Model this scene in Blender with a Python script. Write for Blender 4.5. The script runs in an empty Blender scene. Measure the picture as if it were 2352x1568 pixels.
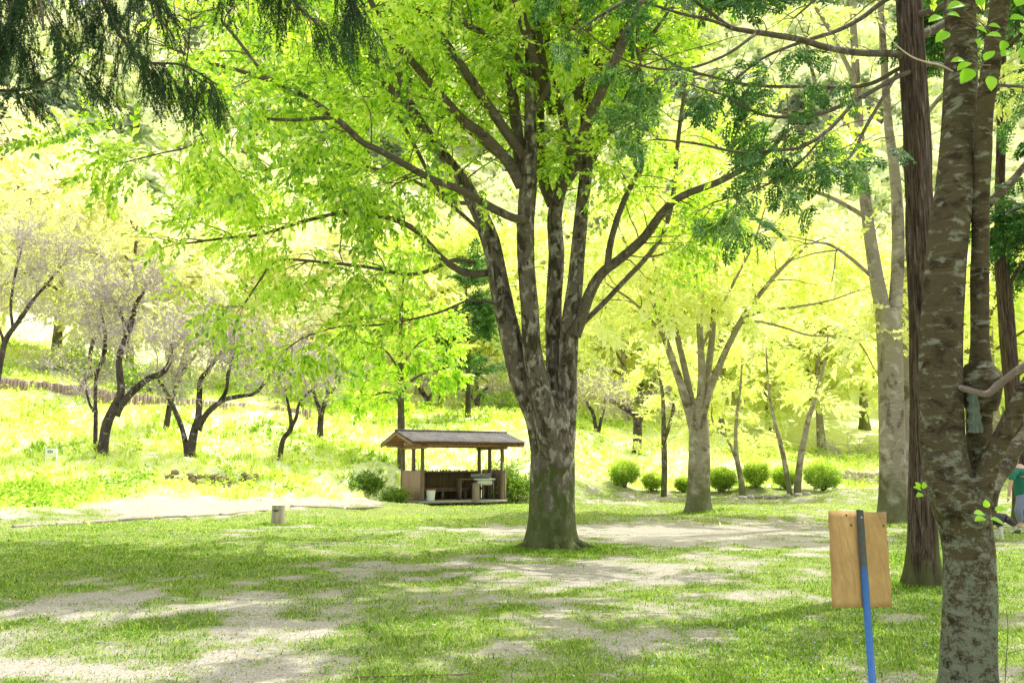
import bpy, math, random
import numpy as np
PI = math.pi
rng = np.random.default_rng(7)
random.seed(7)
sc = bpy.context.scene
C = sc.collection

# ------------------------------------------------------------------ camera model
W, H, HOR = 2352.0, 1568.0, 1070.0
F = W*32/36.0
PIT = math.atan((HOR-H/2)/F)
EYE = 1.5
cp, sp = math.cos(PIT), math.sin(PIT)

def at(px, py, D):
    x = (px-W/2)/F; z = (H/2-py)/F
    d = (x, cp-z*sp, sp+z*cp)
    t = D/d[1]
    return np.array((d[0]*t, D, EYE+d[2]*t))
def zt(py, D): return at(0, py, D)[2]
def proj(x, y, z):
    y = np.asarray(y, float); x = np.asarray(x, float); dz = np.asarray(z, float)-EYE
    f = y*cp+dz*sp; u = -y*sp+dz*cp
    f = np.where(f < .05, .05, f)
    return W/2+F*x/f, H/2-F*u/f
def ppm(D): return F/D

# ------------------------------------------------------------------ noise
def _h(ix, iy, s):
    n = (ix.astype(np.int64)*374761393+iy.astype(np.int64)*668265263+s*974711) & 0x7fffffff
    n = ((n ^ (n >> 13))*1274126177) & 0x7fffffff
    return ((n ^ (n >> 16)) & 0xffff)/65535.0
def vnoise(x, y, s=0):
    x = np.asarray(x, float); y = np.asarray(y, float)
    ix = np.floor(x); iy = np.floor(y); fx = x-ix; fy = y-iy
    fx = fx*fx*(3-2*fx); fy = fy*fy*(3-2*fy)
    a = _h(ix, iy, s); b = _h(ix+1, iy, s); c = _h(ix, iy+1, s); d = _h(ix+1, iy+1, s)
    return (a*(1-fx)+b*fx)*(1-fy)+(c*(1-fx)+d*fx)*fy
def fbm(x, y, o=4, s=0):
    v = 0; a = .5; t = 0
    for k in range(o):
        v = v+a*vnoise(x*2**k, y*2**k, s+k*17); t += a; a *= .5
    return v/t

# ------------------------------------------------------------------ terrain
# columns across the view: (distance, height) of the ground along each bearing
def col(px, pts):
    t = (px-W/2)/F
    D = [0]; Z = [0.0]
    for d, p in pts:
        D.append(d); Z.append(p[0] if isinstance(p, tuple) else zt(p, d))
    return t, D, Z
far = [(100, 640), (200, 120), (290, 15), (330, 60)]
COLS = [
    col(-900, [(22, (0,)), (24, (.2,)), (30, 1095), (34, 1010), (39, 930), (43, 870), (43.4, 855), (52, 790), (60, 760), (80, 600), (120, 330), (200, 120), (290, 25), (330, 60)]),
    col(0, [(22, (0,)), (24, (.15,)), (27, 1140), (30, 1095), (34, 1022), (39, 945), (43, 890), (43.4, 872), (52, 812), (60, 775), (80, 600), (120, 330), (200, 120), (290, 22), (330, 60)]),
    col(300, [(23, (0,)), (25, (.05,)), (28.5, 1150), (30.5, 1110), (34, 1030), (38.5, 965), (42.3, 929), (42.7, 911), (50, 888), (57, 872), (80, 690), (120, 400), (200, 110), (290, 20), (330, 60)]),
    col(560, [(25, (0,)), (28, (.02,)), (31, 1138), (32.0, 1118), (32.4, 1090), (36, 1040), (42, 975), (46, 938), (46.4, 925), (52, 905), (60, 885), (80, 740), (120, 430), (200, 110), (290, 12), (330, 60)]),
    col(800, [(30, (0,)), (34, 1140), (35.0, 1118), (35.6, 1082), (39, 1045), (46, 990), (52, 962), (60, 938), (72, 880)]+far),
    col(1200, [(36.5, (0,)), (39.5, 1118), (43, 1030), (48, 975), (56, 948), (65, 932), (75, 900)]+far),
    col(1500, [(38, (0,)), (42, 1128), (46, 1105), (50, 1040), (56, 992), (66, 955), (80, 915)]+far),
    col(1900, [(36, (0,)), (42, 1128), (47, 1112), (47.5, 1078), (53, 1055), (62, 1036), (68, 1005), (80, 960)]+far),
    col(2352, [(36, (0,)), (45, 1112), (47.5, 1106), (48, 1080), (60, 1050), (80, 985)]+far),
    col(3300, [(36, (0,)), (45, 1112), (60, 1060), (80, 985)]+far),
]
CT = np.array([c[0] for c in COLS])
def hgt(x, y):
    x = np.asarray(x, float); y = np.asarray(y, float)
    t = x/np.maximum(y, 6.0)
    t = np.clip(t, CT[0]+1e-6, CT[-1]-1e-6)
    zs = np.stack([np.interp(y, c[1], c[2]) for c in COLS])
    i = np.clip(np.searchsorted(CT, t)-1, 0, len(CT)-2)
    w = (t-CT[i])/(CT[i+1]-CT[i]); w = w*w*(3-2*w)
    za = np.take_along_axis(zs, i[None], 0)[0]; zb = np.take_along_axis(zs, (i+1)[None], 0)[0]
    z = za*(1-w)+zb*w
    bumpy = np.clip((y-21)/8, 0, 1)
    z = z+bumpy*(fbm(x*.45, y*.45, 3, 5)-.5)*.55+(fbm(x*.8, y*.8, 3, 9)-.5)*.05
    q_ = np.clip((4.4-np.hypot(x+2.3, (y-36.0)*1.15))/1.5, 0, 1); q_ = q_*q_*(3-2*q_); z = z*(1-q_)+.02*q_
    z = z+np.clip((y-70)/60, 0, 1)*(fbm(x*.03, y*.03, 3, 31)-.5)*22
    return z
def h1(x, y): return float(hgt(np.array([x]), np.array([y]))[0])
def on(px, D):                     # a point of the ground seen in column px at distance D
    x = (px-W/2)/F*D/(1)           # bearing (close enough for small pitch)
    x = at(px, HOR, D)[0]
    return np.array((x, D, h1(x, D)))

# ------------------------------------------------------------------ mesh collecting
class MB:
    def __init__(s): s.V = []; s.Fq = []; s.n = 0; s.A = []; s.has = False
    def add(s, v, f, a=None):
        v = np.asarray(v, float).reshape(-1, 3)
        f = np.asarray(f, np.int64)
        s.V.append(v); s.Fq.append(f+s.n); s.n += len(v)
        if a is None: a = np.full(len(v), .5)
        else: s.has = True
        s.A.append(np.broadcast_to(np.asarray(a, float).reshape(-1), (len(v),)) if np.size(a) == 1 else np.asarray(a, float).reshape(-1))
        return s
    def box(s, c, size, rz=0, rx=0, ry=0, off=None, bev=0):
        x, y, z = [q/2 for q in size]
        if bev <= 0:
            v = np.array([(i*x, j*y, k*z) for i in (-1, 1) for j in (-1, 1) for k in (-1, 1)], float)
            f = [(0, 1, 3, 2), (4, 6, 7, 5), (0, 4, 5, 1), (2, 3, 7, 6), (0, 2, 6, 4), (1, 5, 7, 3)]
            v = rot(v, rx, ry, rz)+np.array(c); return s.add(v, f)
        b = bev
        v = []; 
        for k, (zz, ins) in enumerate(((-z, b), (-z+b, 0), (z-b, 0), (z, b))):
            X, Y = x-ins, y-ins
            for px_, py_ in ((-X+b, -Y), (X-b, -Y), (X, -Y+b), (X, Y-b), (X-b, Y), (-X+b, Y), (-X, Y-b), (-X, -Y+b)):
                v.append((px_, py_, zz))
        f = []
        for k in range(3):
            for i in range(8):
                j = (i+1) % 8; f.append((k*8+i, k*8+j, k*8+8+j, k*8+8+i))
        v = rot(np.array(v), rx, ry, rz)+np.array(c)
        n0 = s.n
        s.add(v, f)
        s.Fq.append(np.array([[0, 7, 6, 5], [0, 5, 4, 1], [1, 4, 3, 2]])+n0)
        s.Fq.append(np.array([[0, 1, 4, 5], [0, 5, 6, 7], [1, 2, 3, 4]])+n0+24)
        return s
    def build(s, name, mat, parent=None, base=(0, 0, 0), smooth=False):
        if not s.V: s.add(np.zeros((3, 3)), [(0, 1, 2)])
        V = np.concatenate(s.V)-np.asarray(base, float)
        tri = [f for f in s.Fq if f.shape[1] == 3]; qd = [f for f in s.Fq if f.shape[1] == 4]
        loops = []; starts = []; pos = 0
        for arr, k in ((tri, 3), (qd, 4)):
            if arr:
                a = np.concatenate(arr); loops.append(a.reshape(-1))
                starts.append(pos+np.arange(len(a))*k); pos += a.size
        loops = np.concatenate(loops); starts = np.concatenate(starts)
        me = bpy.data.meshes.new(name)
        me.vertices.add(len(V)); me.vertices.foreach_set('co', V.astype(np.float32).ravel())
        me.loops.add(len(loops)); me.loops.foreach_set('vertex_index', loops.astype(np.int32))
        me.polygons.add(len(starts)); me.polygons.foreach_set('loop_start', starts.astype(np.int32))
        me.update(calc_edges=True)
        if smooth: me.polygons.foreach_set('use_smooth', np.ones(len(starts), bool))
        if s.has:
            at_ = me.attributes.new('v', 'FLOAT', 'POINT'); at_.data.foreach_set('value', np.concatenate(s.A).astype(np.float32))
        me.materials.append(mat)
        o = bpy.data.objects.new(name, me); C.objects.link(o)
        if parent is not None: o.parent = parent
        else: o.location = base
        return o
def rot(v, rx=0, ry=0, rz=0):
    v = np.asarray(v, float)
    if rx: c, s_ = math.cos(rx), math.sin(rx); v = v@np.array([[1, 0, 0], [0, c, s_], [0, -s_, c]])
    if ry: c, s_ = math.cos(ry), math.sin(ry); v = v@np.array([[c, 0, -s_], [0, 1, 0], [s_, 0, c]])
    if rz: c, s_ = math.cos(rz), math.sin(rz); v = v@np.array([[c, s_, 0], [-s_, c, 0], [0, 0, 1]])
    return v
def nrm(v): return v/np.maximum(np.linalg.norm(v, axis=-1, keepdims=True), 1e-9)

def thing(name, label, cat, base, group=None):
    o = bpy.data.objects.new(name, None); C.objects.link(o); o.empty_display_size = .2
    o.location = tuple(float(q) for q in base); o['label'] = label; o['category'] = cat
    if group: o['group'] = group
    return o
def tag(o, label, cat, group=None, kind=None):
    o['label'] = label; o['category'] = cat
    if group: o['group'] = group
    if kind: o['kind'] = kind
    return o

# ------------------------------------------------------------------ tubes
def spline(P, R, n):
    """Catmull-Rom through P with radii R, n samples per span"""
    P = np.asarray(P, float); R = np.asarray(R, float)
    Q = np.column_stack([P, R]); Q = np.vstack([2*Q[0]-Q[1], Q, 2*Q[-1]-Q[-2]])
    out = []
    for i in range(1, len(Q)-2):
        p0, p1, p2, p3 = Q[i-1], Q[i], Q[i+1], Q[i+2]
        for k in range(n):
            t = k/n
            out.append(.5*((2*p1)+(-p0+p2)*t+(2*p0-5*p1+4*p2-p3)*t*t+(-p0+3*p1-3*p2+p3)*t**3))
    out.append(Q[-2]); out = np.array(out)
    return out[:, :3], np.maximum(out[:, 3], .002)
def tube(mb, P, R, S=12, rough=0., lobes=0, seed=0, cap=True, flare=0):
    n = len(P)
    T = nrm(np.gradient(P, axis=0))
    u = np.cross(T[0], (0, 1, .13)); u /= np.linalg.norm(u)
    a = np.arange(S)*2*PI/S
    V = np.zeros((n, S, 3))
    L = np.concatenate([[0], np.cumsum(np.linalg.norm(np.diff(P, axis=0), axis=1))])
    for i in range(n):
        u = u-T[i]*np.dot(u, T[i]); u /= np.linalg.norm(u)
        w = np.cross(T[i], u)
        r = np.full(S, R[i])
        if rough:
            r = r*(1+rough*(2*fbm(np.cos(a)*1.6+3+seed, np.sin(a)*1.6+L[i]/max(R[0], .02)*.55+seed*3.1, 3, seed)-1))
        if lobes:
            k = math.exp(-L[i]/max(flare, .01))
            r = r*(1+k*(.35+.3*np.sin(a*lobes+seed)+.15*np.sin(a*(lobes+2)+2*seed)))
        V[i] = P[i]+np.outer(r*np.cos(a), u)+np.outer(r*np.sin(a), w)
    idx = np.arange(n*S).reshape(n, S)
    A = idx[:-1]; B = idx[1:]
    f = np.stack([A, np.roll(A, -1, 1), np.roll(B, -1, 1), B], -1).reshape(-1, 4)
    n0 = mb.n
    mb.add(V.reshape(-1, 3), f)
    if cap:
        for i, q in ((0, P[0]), (n-1, P[-1])):
            m = mb.n; mb.add([q], np.zeros((0, 3), int))
            ring = n0+i*S+np.arange(S); nx = np.roll(ring, -1)
            mb.Fq.append(np.stack([nx, ring, np.full(S, m)] if i == 0 else [ring, nx, np.full(S, m)], -1))
    return V
def tubes(mb, P, R, S=3, a=None):
    """N polylines of K points at once"""
    N, K, _ = P.shape
    if N == 0: return
    T = nrm(np.gradient(P, axis=1))
    ref = np.where(np.abs(T[..., 2:3]) > .92, np.array([1., 0, 0]), np.array([0, 0, 1.]))
    u = nrm(np.cross(T, ref)); w = np.cross(T, u)
    an = np.arange(S)*2*PI/S
    V = P[:, :, None]+R[:, :, None, None]*(np.cos(an)[:, None]*u[:, :, None]+np.sin(an)[:, None]*w[:, :, None])
    idx = np.arange(N*K*S).reshape(N, K, S)
    A = idx[:, :-1]; B = idx[:, 1:]
    f = np.stack([A, np.roll(A, -1, 2), np.roll(B, -1, 2), B], -1).reshape(-1, 4)
    mb.add(V.reshape(-1, 3), f, a)

def grow(s, d, L, r, K=6, wig=.15, sag=0., tip=.3):
    N = len(s); P = np.zeros((N, K, 3)); P[:, 0] = s; d = nrm(d)
    L = np.broadcast_to(np.asarray(L, float), (N,)); r = np.broadcast_to(np.asarray(r, float), (N,))
    for k in range(1, K):
        d = nrm(d+rng.normal(0, wig, (N, 3))+np.array([0, 0, -sag]))
        P[:, k] = P[:, k-1]+d*(L/(K-1))[:, None]
    R = r[:, None]*np.linspace(1, tip, K)[None]
    return P, R
def kids(P, m, tmin=.2, spread=.9, flat=.6, fwd=.7, up=0., tmax=1.):
    """m children per polyline"""
    N, K, _ = P.shape
    i = np.repeat(np.arange(N), m); t = rng.uniform(tmin, tmax, len(i))*(K-1)
    k = np.minimum(t.astype(int), K-2); f = (t-k)[:, None]
    s = P[i, k]*(1-f)+P[i, k+1]*f
    T = nrm(P[i, k+1]-P[i, k])
    q = rng.normal(0, 1, (len(i), 3)); q -= T*(q*T).sum(1, keepdims=True); q = nrm(q)
    q[:, 2] *= flat
    d = nrm(T*fwd+nrm(q)*spread+np.array([0, 0, up]))
    return s, d, i, t/(K-1)
def along(P, R, m, tmin=.3, spread=.9, flat=.6, fwd=.6, up=0.):
    """m children along one long limb (P: n x 3)"""
    n = len(P); L = np.concatenate([[0], np.cumsum(np.linalg.norm(np.diff(P, axis=0), axis=1))]); L /= L[-1]
    t = rng.uniform(tmin, 1, m); s = np.stack([np.interp(t, L, P[:, j]) for j in range(3)], 1)
    T = np.gradient(P, axis=0); T = nrm(np.stack([np.interp(t, L, T[:, j]) for j in range(3)], 1))
    q = rng.normal(0, 1, (m, 3)); q -= T*(q*T).sum(1, keepdims=True); q = nrm(q); q[:, 2] *= flat
    return s, nrm(T*fwd+nrm(q)*spread+np.array([0, 0, up])), np.interp(t, L, R), t

# ------------------------------------------------------------------ leaves
def leafset(pos, d, nr, L, wd, fold=.25):
    """rhombic folded leaves -> verts (n,4,3), tris"""
    s = nrm(np.cross(nr, d)); nr = np.cross(d, s)
    L = np.asarray(L, float).reshape(-1, 1); w = L*wd
    b = pos; t = pos+d*L-nr*L*.12
    m = pos+d*L*.42
    l = m+s*w+nr*w*fold; r = m-s*w+nr*w*fold
    return np.stack([b, r, t, l], 1)
LF = np.array([[0, 1, 2], [0, 2, 3]])
def leaf_faces(n): return (LF[None]+(np.arange(n)*4)[:, None, None]).reshape(-1, 3)
def spray_template(L=.45, n=14, leaf=.11, wd=.27, droop=.5, seed=0, side=.9):
    g = np.random.default_rng(seed)
    t = np.linspace(.08, 1, n); sg = np.where(np.arange(n) % 2 == 0, 1., -1.)
    c = np.stack([t*L, .05*L*np.sin(t*4+seed), -.25*L*t**2], 1)
    d = np.stack([.55+.5*t, sg*side*(1.05-t*.7), -droop+0*t], 1)+g.normal(0, .28, (n, 3))
    d = nrm(d)
    nr = nrm(np.stack([0*t, 0*t, 1+0*t], 1)+g.normal(0, .45, (n, 3)))
    lv = leafset(c+g.normal(0, .01, (n, 3)), d, nr, leaf*g.uniform(.7, 1.15, n), wd)
    return lv.reshape(-1, 3)
def place_sprays(mb, T, s, d, sc_=1., vb=.5, vj=.15, roll=.5, mask=None):
    """instances of templates T at s along d"""
    N = len(s)
    if N == 0: return
    d = nrm(d); sd = np.cross((0, 0, 1), d)+1e-6; sd = nrm(sd); up = np.cross(d, sd)
    a = rng.normal(0, roll, N)[:, None]
    sd, up = sd*np.cos(a)+up*np.sin(a), up*np.cos(a)-sd*np.sin(a)
    S = np.broadcast_to(np.asarray(sc_, float), (N,))
    pick = rng.integers(0, len(T), N); vb = np.broadcast_to(np.asarray(vb, float), (N,))
    for k, t in enumerate(T):
        q = np.where(pick == k)[0]
        if len(q) == 0: continue
        M = np.stack([d[q], sd[q], up[q]], 1)*S[q][:, None, None]
        V = np.einsum('vj,njk->nvk', t, M)+s[q][:, None]
        nl = len(t)//4
        v = np.repeat(np.clip(vb[q][:, None]+rng.normal(0, vj, (len(q), nl)), 0, 1), 4, axis=1)
        mb.add(V.reshape(-1, 3), leaf_faces(len(q)*nl), v.ravel())
SP = [spray_template(seed=k) for k in range(6)]
SPB = [spray_template(L=.7, n=16, leaf=.19, seed=20+k, droop=.35) for k in range(5)]        # coarser, for trees farther back
SPC = [spray_template(L=1.1, n=14, leaf=.34, wd=.3, seed=40+k, droop=.3) for k in range(5)]
SPL = [spray_template(L=.7, n=11, leaf=.24, wd=.3, seed=60+k, droop=.9) for k in range(5)]  # big hanging leaves
def hinoki_template(seed, L=.36):
    g = np.random.default_rng(seed); P = []; Dd = []; Ls = []; Wd = []
    n = 13
    for i in range(n):
        t = (i+1)/n; c = np.array([t*L, 0, -.3*L*t*t]); sg = 1 if i % 2 else -1
        l2 = L*.5*(1.05-t)+.03; a = sg*(.75+g.normal(0, .1))
        dd = np.array([math.cos(a), math.sin(a), -.25+g.normal(0, .12)])
        P.append(c); Dd.append(dd); Ls.append(l2); Wd.append(.07)
        for j in range(5):
            u = (j+1)/6; cc = c+dd*l2*u; b = a+(1 if j % 2 else -1)*.8
            P.append(cc); Dd.append(np.array([math.cos(b), math.sin(b), -.35+g.normal(0, .15)])); Ls.append(.05+.02*g.random()); Wd.append(.22)
    P.append(np.zeros(3)); Dd.append(np.array([1, 0, -.15])); Ls.append(L); Wd.append(.02)
    d = nrm(np.array(Dd)); nr = nrm(np.tile([0, 0, 1.], (len(d), 1))+g.normal(0, .3, (len(d), 3)))
    Ls = np.array(Ls); s = nrm(np.cross(nr, d)); w = (Ls*np.array(Wd))[:, None]
    P = np.array(P); m = P+d*Ls[:, None]*.5
    return np.stack([P, m-s*w, P+d*Ls[:, None], m+s*w], 1).reshape(-1, 3)
HN = [hinoki_template(80+k) for k in range(5)]
def cedar_template(seed, L=.34):
    g = np.random.default_rng(seed); n = 64
    t = np.sort(g.random(n)); a = g.uniform(0, 2*PI, n)
    c = np.stack([t*L, .02*np.sin(t*5+seed), .02*np.cos(t*4)], 1)
    d = nrm(np.stack([np.full(n, 1.3), np.cos(a), np.sin(a)], 1)); l = g.uniform(.014, .026, n)
    nr = nrm(g.normal(0, 1, (n, 3))); s = nrm(np.cross(nr, d)); w = (l*.2)[:, None]
    q = np.stack([c, c+d*l[:, None]*.4-s*w, c+d*l[:, None], c+d*l[:, None]*.4+s*w], 1).reshape(-1, 3)
    stem = np.array([[0, 0, 0], [L*.5, -.002, 0], [L, 0, 0], [L*.5, .002, 0]])
    stem2 = np.array([[0, 0, 0], [L*.5, 0, -.002], [L, 0, 0], [L*.5, 0, .002]])
    return np.vstack([q, stem, stem2])
CD = [cedar_template(120+k) for k in range(6)]
# ------------------------------------------------------------------ materials
def mat(name):
    m = bpy.data.materials.new(name); m.use_nodes = True; nt = m.node_tree; nt.nodes.clear()
    out = nt.nodes.new('ShaderNodeOutputMaterial')
    return m, nt, out
def N(nt, typ, **kw):
    n = nt.nodes.new(typ)
    for k, v in kw.items():
        if k.startswith('i_'): n.inputs[k[2:].replace('_', ' ')].default_value = v
        else: setattr(n, k, v)
    return n
def ramp(nt, fac, stops, interp='LINEAR'):
    r = nt.nodes.new('ShaderNodeValToRGB'); r.color_ramp.interpolation = interp
    el = r.color_ramp.elements
    while len(el) < len(stops): el.new(.5)
    for e, (p, c) in zip(el, stops): e.position = p; e.color = (*c, 1) if len(c) == 3 else c
    nt.links.new(fac, r.inputs[0]); return r.outputs[0]
def noise(nt, vec, scale, detail=4, rough=.55, dist=0):
    n = nt.nodes.new('ShaderNodeTexNoise'); n.inputs['Scale'].default_value = scale
    n.inputs['Detail'].default_value = detail; n.inputs['Roughness'].default_value = rough; n.inputs['Distortion'].default_value = dist
    nt.links.new(vec, n.inputs['Vector']); return n.outputs['Fac']
def coords(nt, scale=(1, 1, 1), which='Object'):
    tc = nt.nodes.new('ShaderNodeTexCoord'); mp = nt.nodes.new('ShaderNodeMapping'); mp.inputs['Scale'].default_value = scale
    nt.links.new(tc.outputs[which], mp.inputs[0]); return mp.outputs[0]
def mix(nt, fac, a, b, blend='MIX'):
    m = nt.nodes.new('ShaderNodeMix'); m.data_type = 'RGBA'; m.blend_type = blend
    for s, v in ((0, fac), (6, a), (7, b)):
        if hasattr(v, 'links') or isinstance(v, bpy.types.NodeSocket): nt.links.new(v, m.inputs[s])
        elif s == 0: m.inputs[0].default_value = v
        else: m.inputs[s].default_value = (*v, 1) if len(v) == 3 else v
    return m.outputs[2]
def mth(nt, op, a, b=None, clamp=False):
    m = nt.nodes.new('ShaderNodeMath'); m.operation = op; m.use_clamp = clamp
    for i, v in enumerate((a, b)):
        if v is None: continue
        if isinstance(v, bpy.types.NodeSocket): nt.links.new(v, m.inputs[i])
        else: m.inputs[i].default_value = v
    return m.outputs[0]
def princ(nt, out, colr, rough=.8, bump=None, bs=.3, bd=.02, spec=.3, metal=0):
    b = nt.nodes.new('ShaderNodeBsdfPrincipled')
    if isinstance(colr, bpy.types.NodeSocket): nt.links.new(colr, b.inputs['Base Color'])
    else: b.inputs['Base Color'].default_value = (*colr, 1)
    if isinstance(rough, bpy.types.NodeSocket): nt.links.new(rough, b.inputs['Roughness'])
    else: b.inputs['Roughness'].default_value = rough
    b.inputs['Specular IOR Level'].default_value = spec; b.inputs['Metallic'].default_value = metal
    if bump is not None:
        bn = nt.nodes.new('ShaderNodeBump'); bn.inputs['Strength'].default_value = bs; bn.inputs['Distance'].default_value = bd
        nt.links.new(bump, bn.inputs['Height']); nt.links.new(bn.outputs[0], b.inputs['Normal'])
    nt.links.new(b.outputs[0], out.inputs[0]); return b
def leaf_mat(name, dark, mid, light, trans=.5, tb=1.3, gloss=.06, rough=.45):
    m, nt, out = mat(name)
    a = nt.nodes.new('ShaderNodeAttribute'); a.attribute_name = 'v'
    c = ramp(nt, a.outputs['Fac'], [(.1, dark), (.5, mid), (.95, light)])
    d = nt.nodes.new('ShaderNodeBsdfDiffuse'); nt.links.new(c, d.inputs[0])
    t = nt.nodes.new('ShaderNodeBsdfTranslucent')
    c2 = mix(nt, 1., c, (tb, tb, tb*.6), 'MULTIPLY'); nt.links.new(c2, t.inputs[0])
    s = nt.nodes.new('ShaderNodeMixShader'); s.inputs[0].default_value = trans
    nt.links.new(d.outputs[0], s.inputs[1]); nt.links.new(t.outputs[0], s.inputs[2])
    g = nt.nodes.new('ShaderNodeBsdfGlossy'); g.inputs['Roughness'].default_value = rough; g.inputs[0].default_value = (1, 1, 1, 1)
    s2 = nt.nodes.new('ShaderNodeMixShader'); s2.inputs[0].default_value = gloss
    nt.links.new(s.outputs[0], s2.inputs[1]); nt.links.new(g.outputs[0], s2.inputs[2])
    nt.links.new(s2.outputs[0], out.inputs[0]); return m
def bark_mat(name, base, light, dark, sxy=6., sz=6., la=.52, da=.5, moss=None, mossz=1.2, ring=0., low=None, bump=.6, bd=.02, streak=0, fine=60):
    m, nt, out = mat(name)
    v = coords(nt, (sxy, sxy, sz)); v1 = coords(nt)
    n1 = noise(nt, v, 1., 6, .6, .3); n2 = noise(nt, coords(nt, (sxy*.6, sxy*.6, sz*.45)), 1.3, 5, .65, .5); n3 = noise(nt, v1, fine, 3, .7)
    c = mix(nt, n3, tuple(q*.6 for q in base), tuple(min(q*1.35, .9) for q in base))
    c = mix(nt, ramp(nt, n2, [(da-.03, (0, 0, 0)), (da+.10, (1, 1, 1))]), c, dark)
    c = mix(nt, ramp(nt, n1, [(la-.02, (0, 0, 0)), (la+.07, (.9, .9, .9))]), c, mix(nt, n3, tuple(q*.75 for q in light), light))
    if ring:
        n4 = noise(nt, coords(nt, (5, 5, 45)), 1., 3, .5, .2)
        c = mix(nt, mth(nt, 'MULTIPLY', ramp(nt, n4, [(.6, (0, 0, 0)), (.66, (1, 1, 1))]), ring), c, light)
    if low:
        s_ = nt.nodes.new('ShaderNodeSeparateXYZ'); nt.links.new(v1, s_.inputs[0])
        nl = mth(nt, 'ADD', mth(nt, 'MULTIPLY', noise(nt, v1, 13., 6, .75, .05), .6), mth(nt, 'MULTIPLY', noise(nt, v1, 42., 5, .8, .05), .4)); gr_ = mth(nt, 'SUBTRACT', 1., mth(nt, 'DIVIDE', s_.outputs[2], low[1]), True)
        kk = mth(nt, 'ADD', mth(nt, 'MULTIPLY', gr_, .16), nl)
        c = mix(nt, ramp(nt, kk, [(.585, (0, 0, 0)), (.65, (.85, .85, .85))]), c, mix(nt, n3, tuple(q*.55 for q in low[0]), tuple(q*1.25 for q in low[0])))
    hgt_ = n1
    if streak:
        w = noise(nt, coords(nt, (streak, streak, 2.0)), 1., 7, .7, 1.0)
        c = mix(nt, ramp(nt, w, [(.40, (0, 0, 0)), (.56, (1, 1, 1))]), tuple(q*.3 for q in dark), c)
        c = mix(nt, ramp(nt, w, [(.60, (0, 0, 0)), (.66, (.6, .6, .6))]), c, light)
        hgt_ = w
    if moss:
        s = nt.nodes.new('ShaderNodeSeparateXYZ'); nt.links.new(v1, s.inputs[0])
        k = mth(nt, 'SUBTRACT', 1., mth(nt, 'DIVIDE', s.outputs[2], mossz), True)
        k = mth(nt, 'ADD', mth(nt, 'MULTIPLY', k, .35), mth(nt, 'MULTIPLY', n2, .9))
        c = mix(nt, ramp(nt, k, [(.52, (0, 0, 0)), (.68, (.8, .8, .8))]), c, moss)
    bm = mth(nt, 'ADD', mth(nt, 'MULTIPLY', hgt_, 1.), mth(nt, 'MULTIPLY', n3, .35))
    princ(nt, out, c, .9, bm, bump, bd, .15)
    return m
def wood_mat(name, base, dark, along=(30, 30, 2), bump=.4, rough=.85):
    m, nt, out = mat(name)
    n1 = noise(nt, coords(nt, along), 1., 5, .6, .4); n2 = noise(nt, coords(nt), 3., 4, .6)
    c = mix(nt, ramp(nt, n1, [(.3, (0, 0, 0)), (.7, (1, 1, 1))]), dark, base)
    c = mix(nt, mth(nt, 'MULTIPLY', n2, .5), c, tuple(q*.55 for q in base))
    princ(nt, out, c, rough, n1, bump, .006, .2); return m
def plain(name, c, rough=.6, var=.2, scale=20, metal=0, spec=.4, bump=.1):
    m, nt, out = mat(name)
    n1 = noise(nt, coords(nt), scale, 4, .6)
    cc = mix(nt, n1, tuple(q*(1-var) for q in c), tuple(min(1, q*(1+var)) for q in c))
    princ(nt, out, cc, rough, n1, bump, .003, spec, metal); return m

LG = leaf_mat('leaf_green', (.11, .27, .008), (.50, .72, .04), (.92, .97, .30), .6, 1.38)
LY = leaf_mat('leaf_yellow', (.60, .76, .12), (.94, .97, .50), (.99, .99, .80), .52, 1.15)
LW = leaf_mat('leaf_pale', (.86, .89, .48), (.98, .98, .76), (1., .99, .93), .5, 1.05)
LP = leaf_mat('plum_leaf', (.5, .6, .06), (.8, .88, .14), (.96, .96, .5), .5, 1.3)
LH = leaf_mat('conifer_leaf', (.02, .08, .016), (.08, .23, .05), (.36, .52, .22), .4, 1.2, .03)
LC = leaf_mat('cedar_leaf', (.008, .035, .008), (.024, .085, .016), (.10, .24, .04), .2, 1.3, .03)
LB = leaf_mat('bush_leaf', (.13, .27, .02), (.52, .70, .09), (.95, .98, .40), .45, 1.3)
LF_ = leaf_mat('forest_leaf', (.26, .34, .22), (.80, .88, .52), (.97, .98, .80), .35, 1.05, .0)  # distance haze is put into these lightened leaf colours
GR = leaf_mat('grass_blade', (.05, .15, .008), (.24, .43, .03), (.80, .88, .24), .45, 1.25, .02)
WD = leaf_mat('weed_blade', (.22, .42, .03), (.80, .93, .20), (.99, .99, .74), .4, 1.1, .0)
BZ = bark_mat('bark_mottled', (.16, .135, .105), (.43, .40, .34), (.04, .03, .02), 8, 5, .54, .50, (.09, .12, .03), 2.2, 0, None, .9, .045, fine=45)
BZ2 = bark_mat('bark_pale', (.33, .29, .23), (.58, .54, .46), (.14, .10, .075), 3., 3., .56, .55, (.12, .13, .05), 2.0, .5, None, .5, .03)
BL = bark_mat('bark_limb', (.13, .11, .08), (.34, .32, .28), (.06, .045, .03), 9, 4, .60, .56, None, 1, .3, None, .4, .01)
BC = bark_mat('bark_cedar', (.135, .10, .08), (.36, .31, .28), (.09, .055, .045), 9, 1.0, .64, .52, (.12, .13, .05),   .7, 0, None, .9, .025, streak=34, fine=70)
BB = bark_mat('bark_lichen', (.105, .085, .048), (.30, .31, .24), (.045, .032, .02), 9, 19, .57, .52, None, 1, .15, ((.25, .28, .215), 2.2), 1., .025, fine=110)
BBL = BB
BP = bark_mat('bark_plum', (.09, .07, .07), (.42, .40, .42), (.03, .024, .024), 6, 4, .60, .52, None, 1, 0, None, .8, .03)
TW = plain('twig_grey', (.50, .43, .47), .9, .35, 6)
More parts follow.
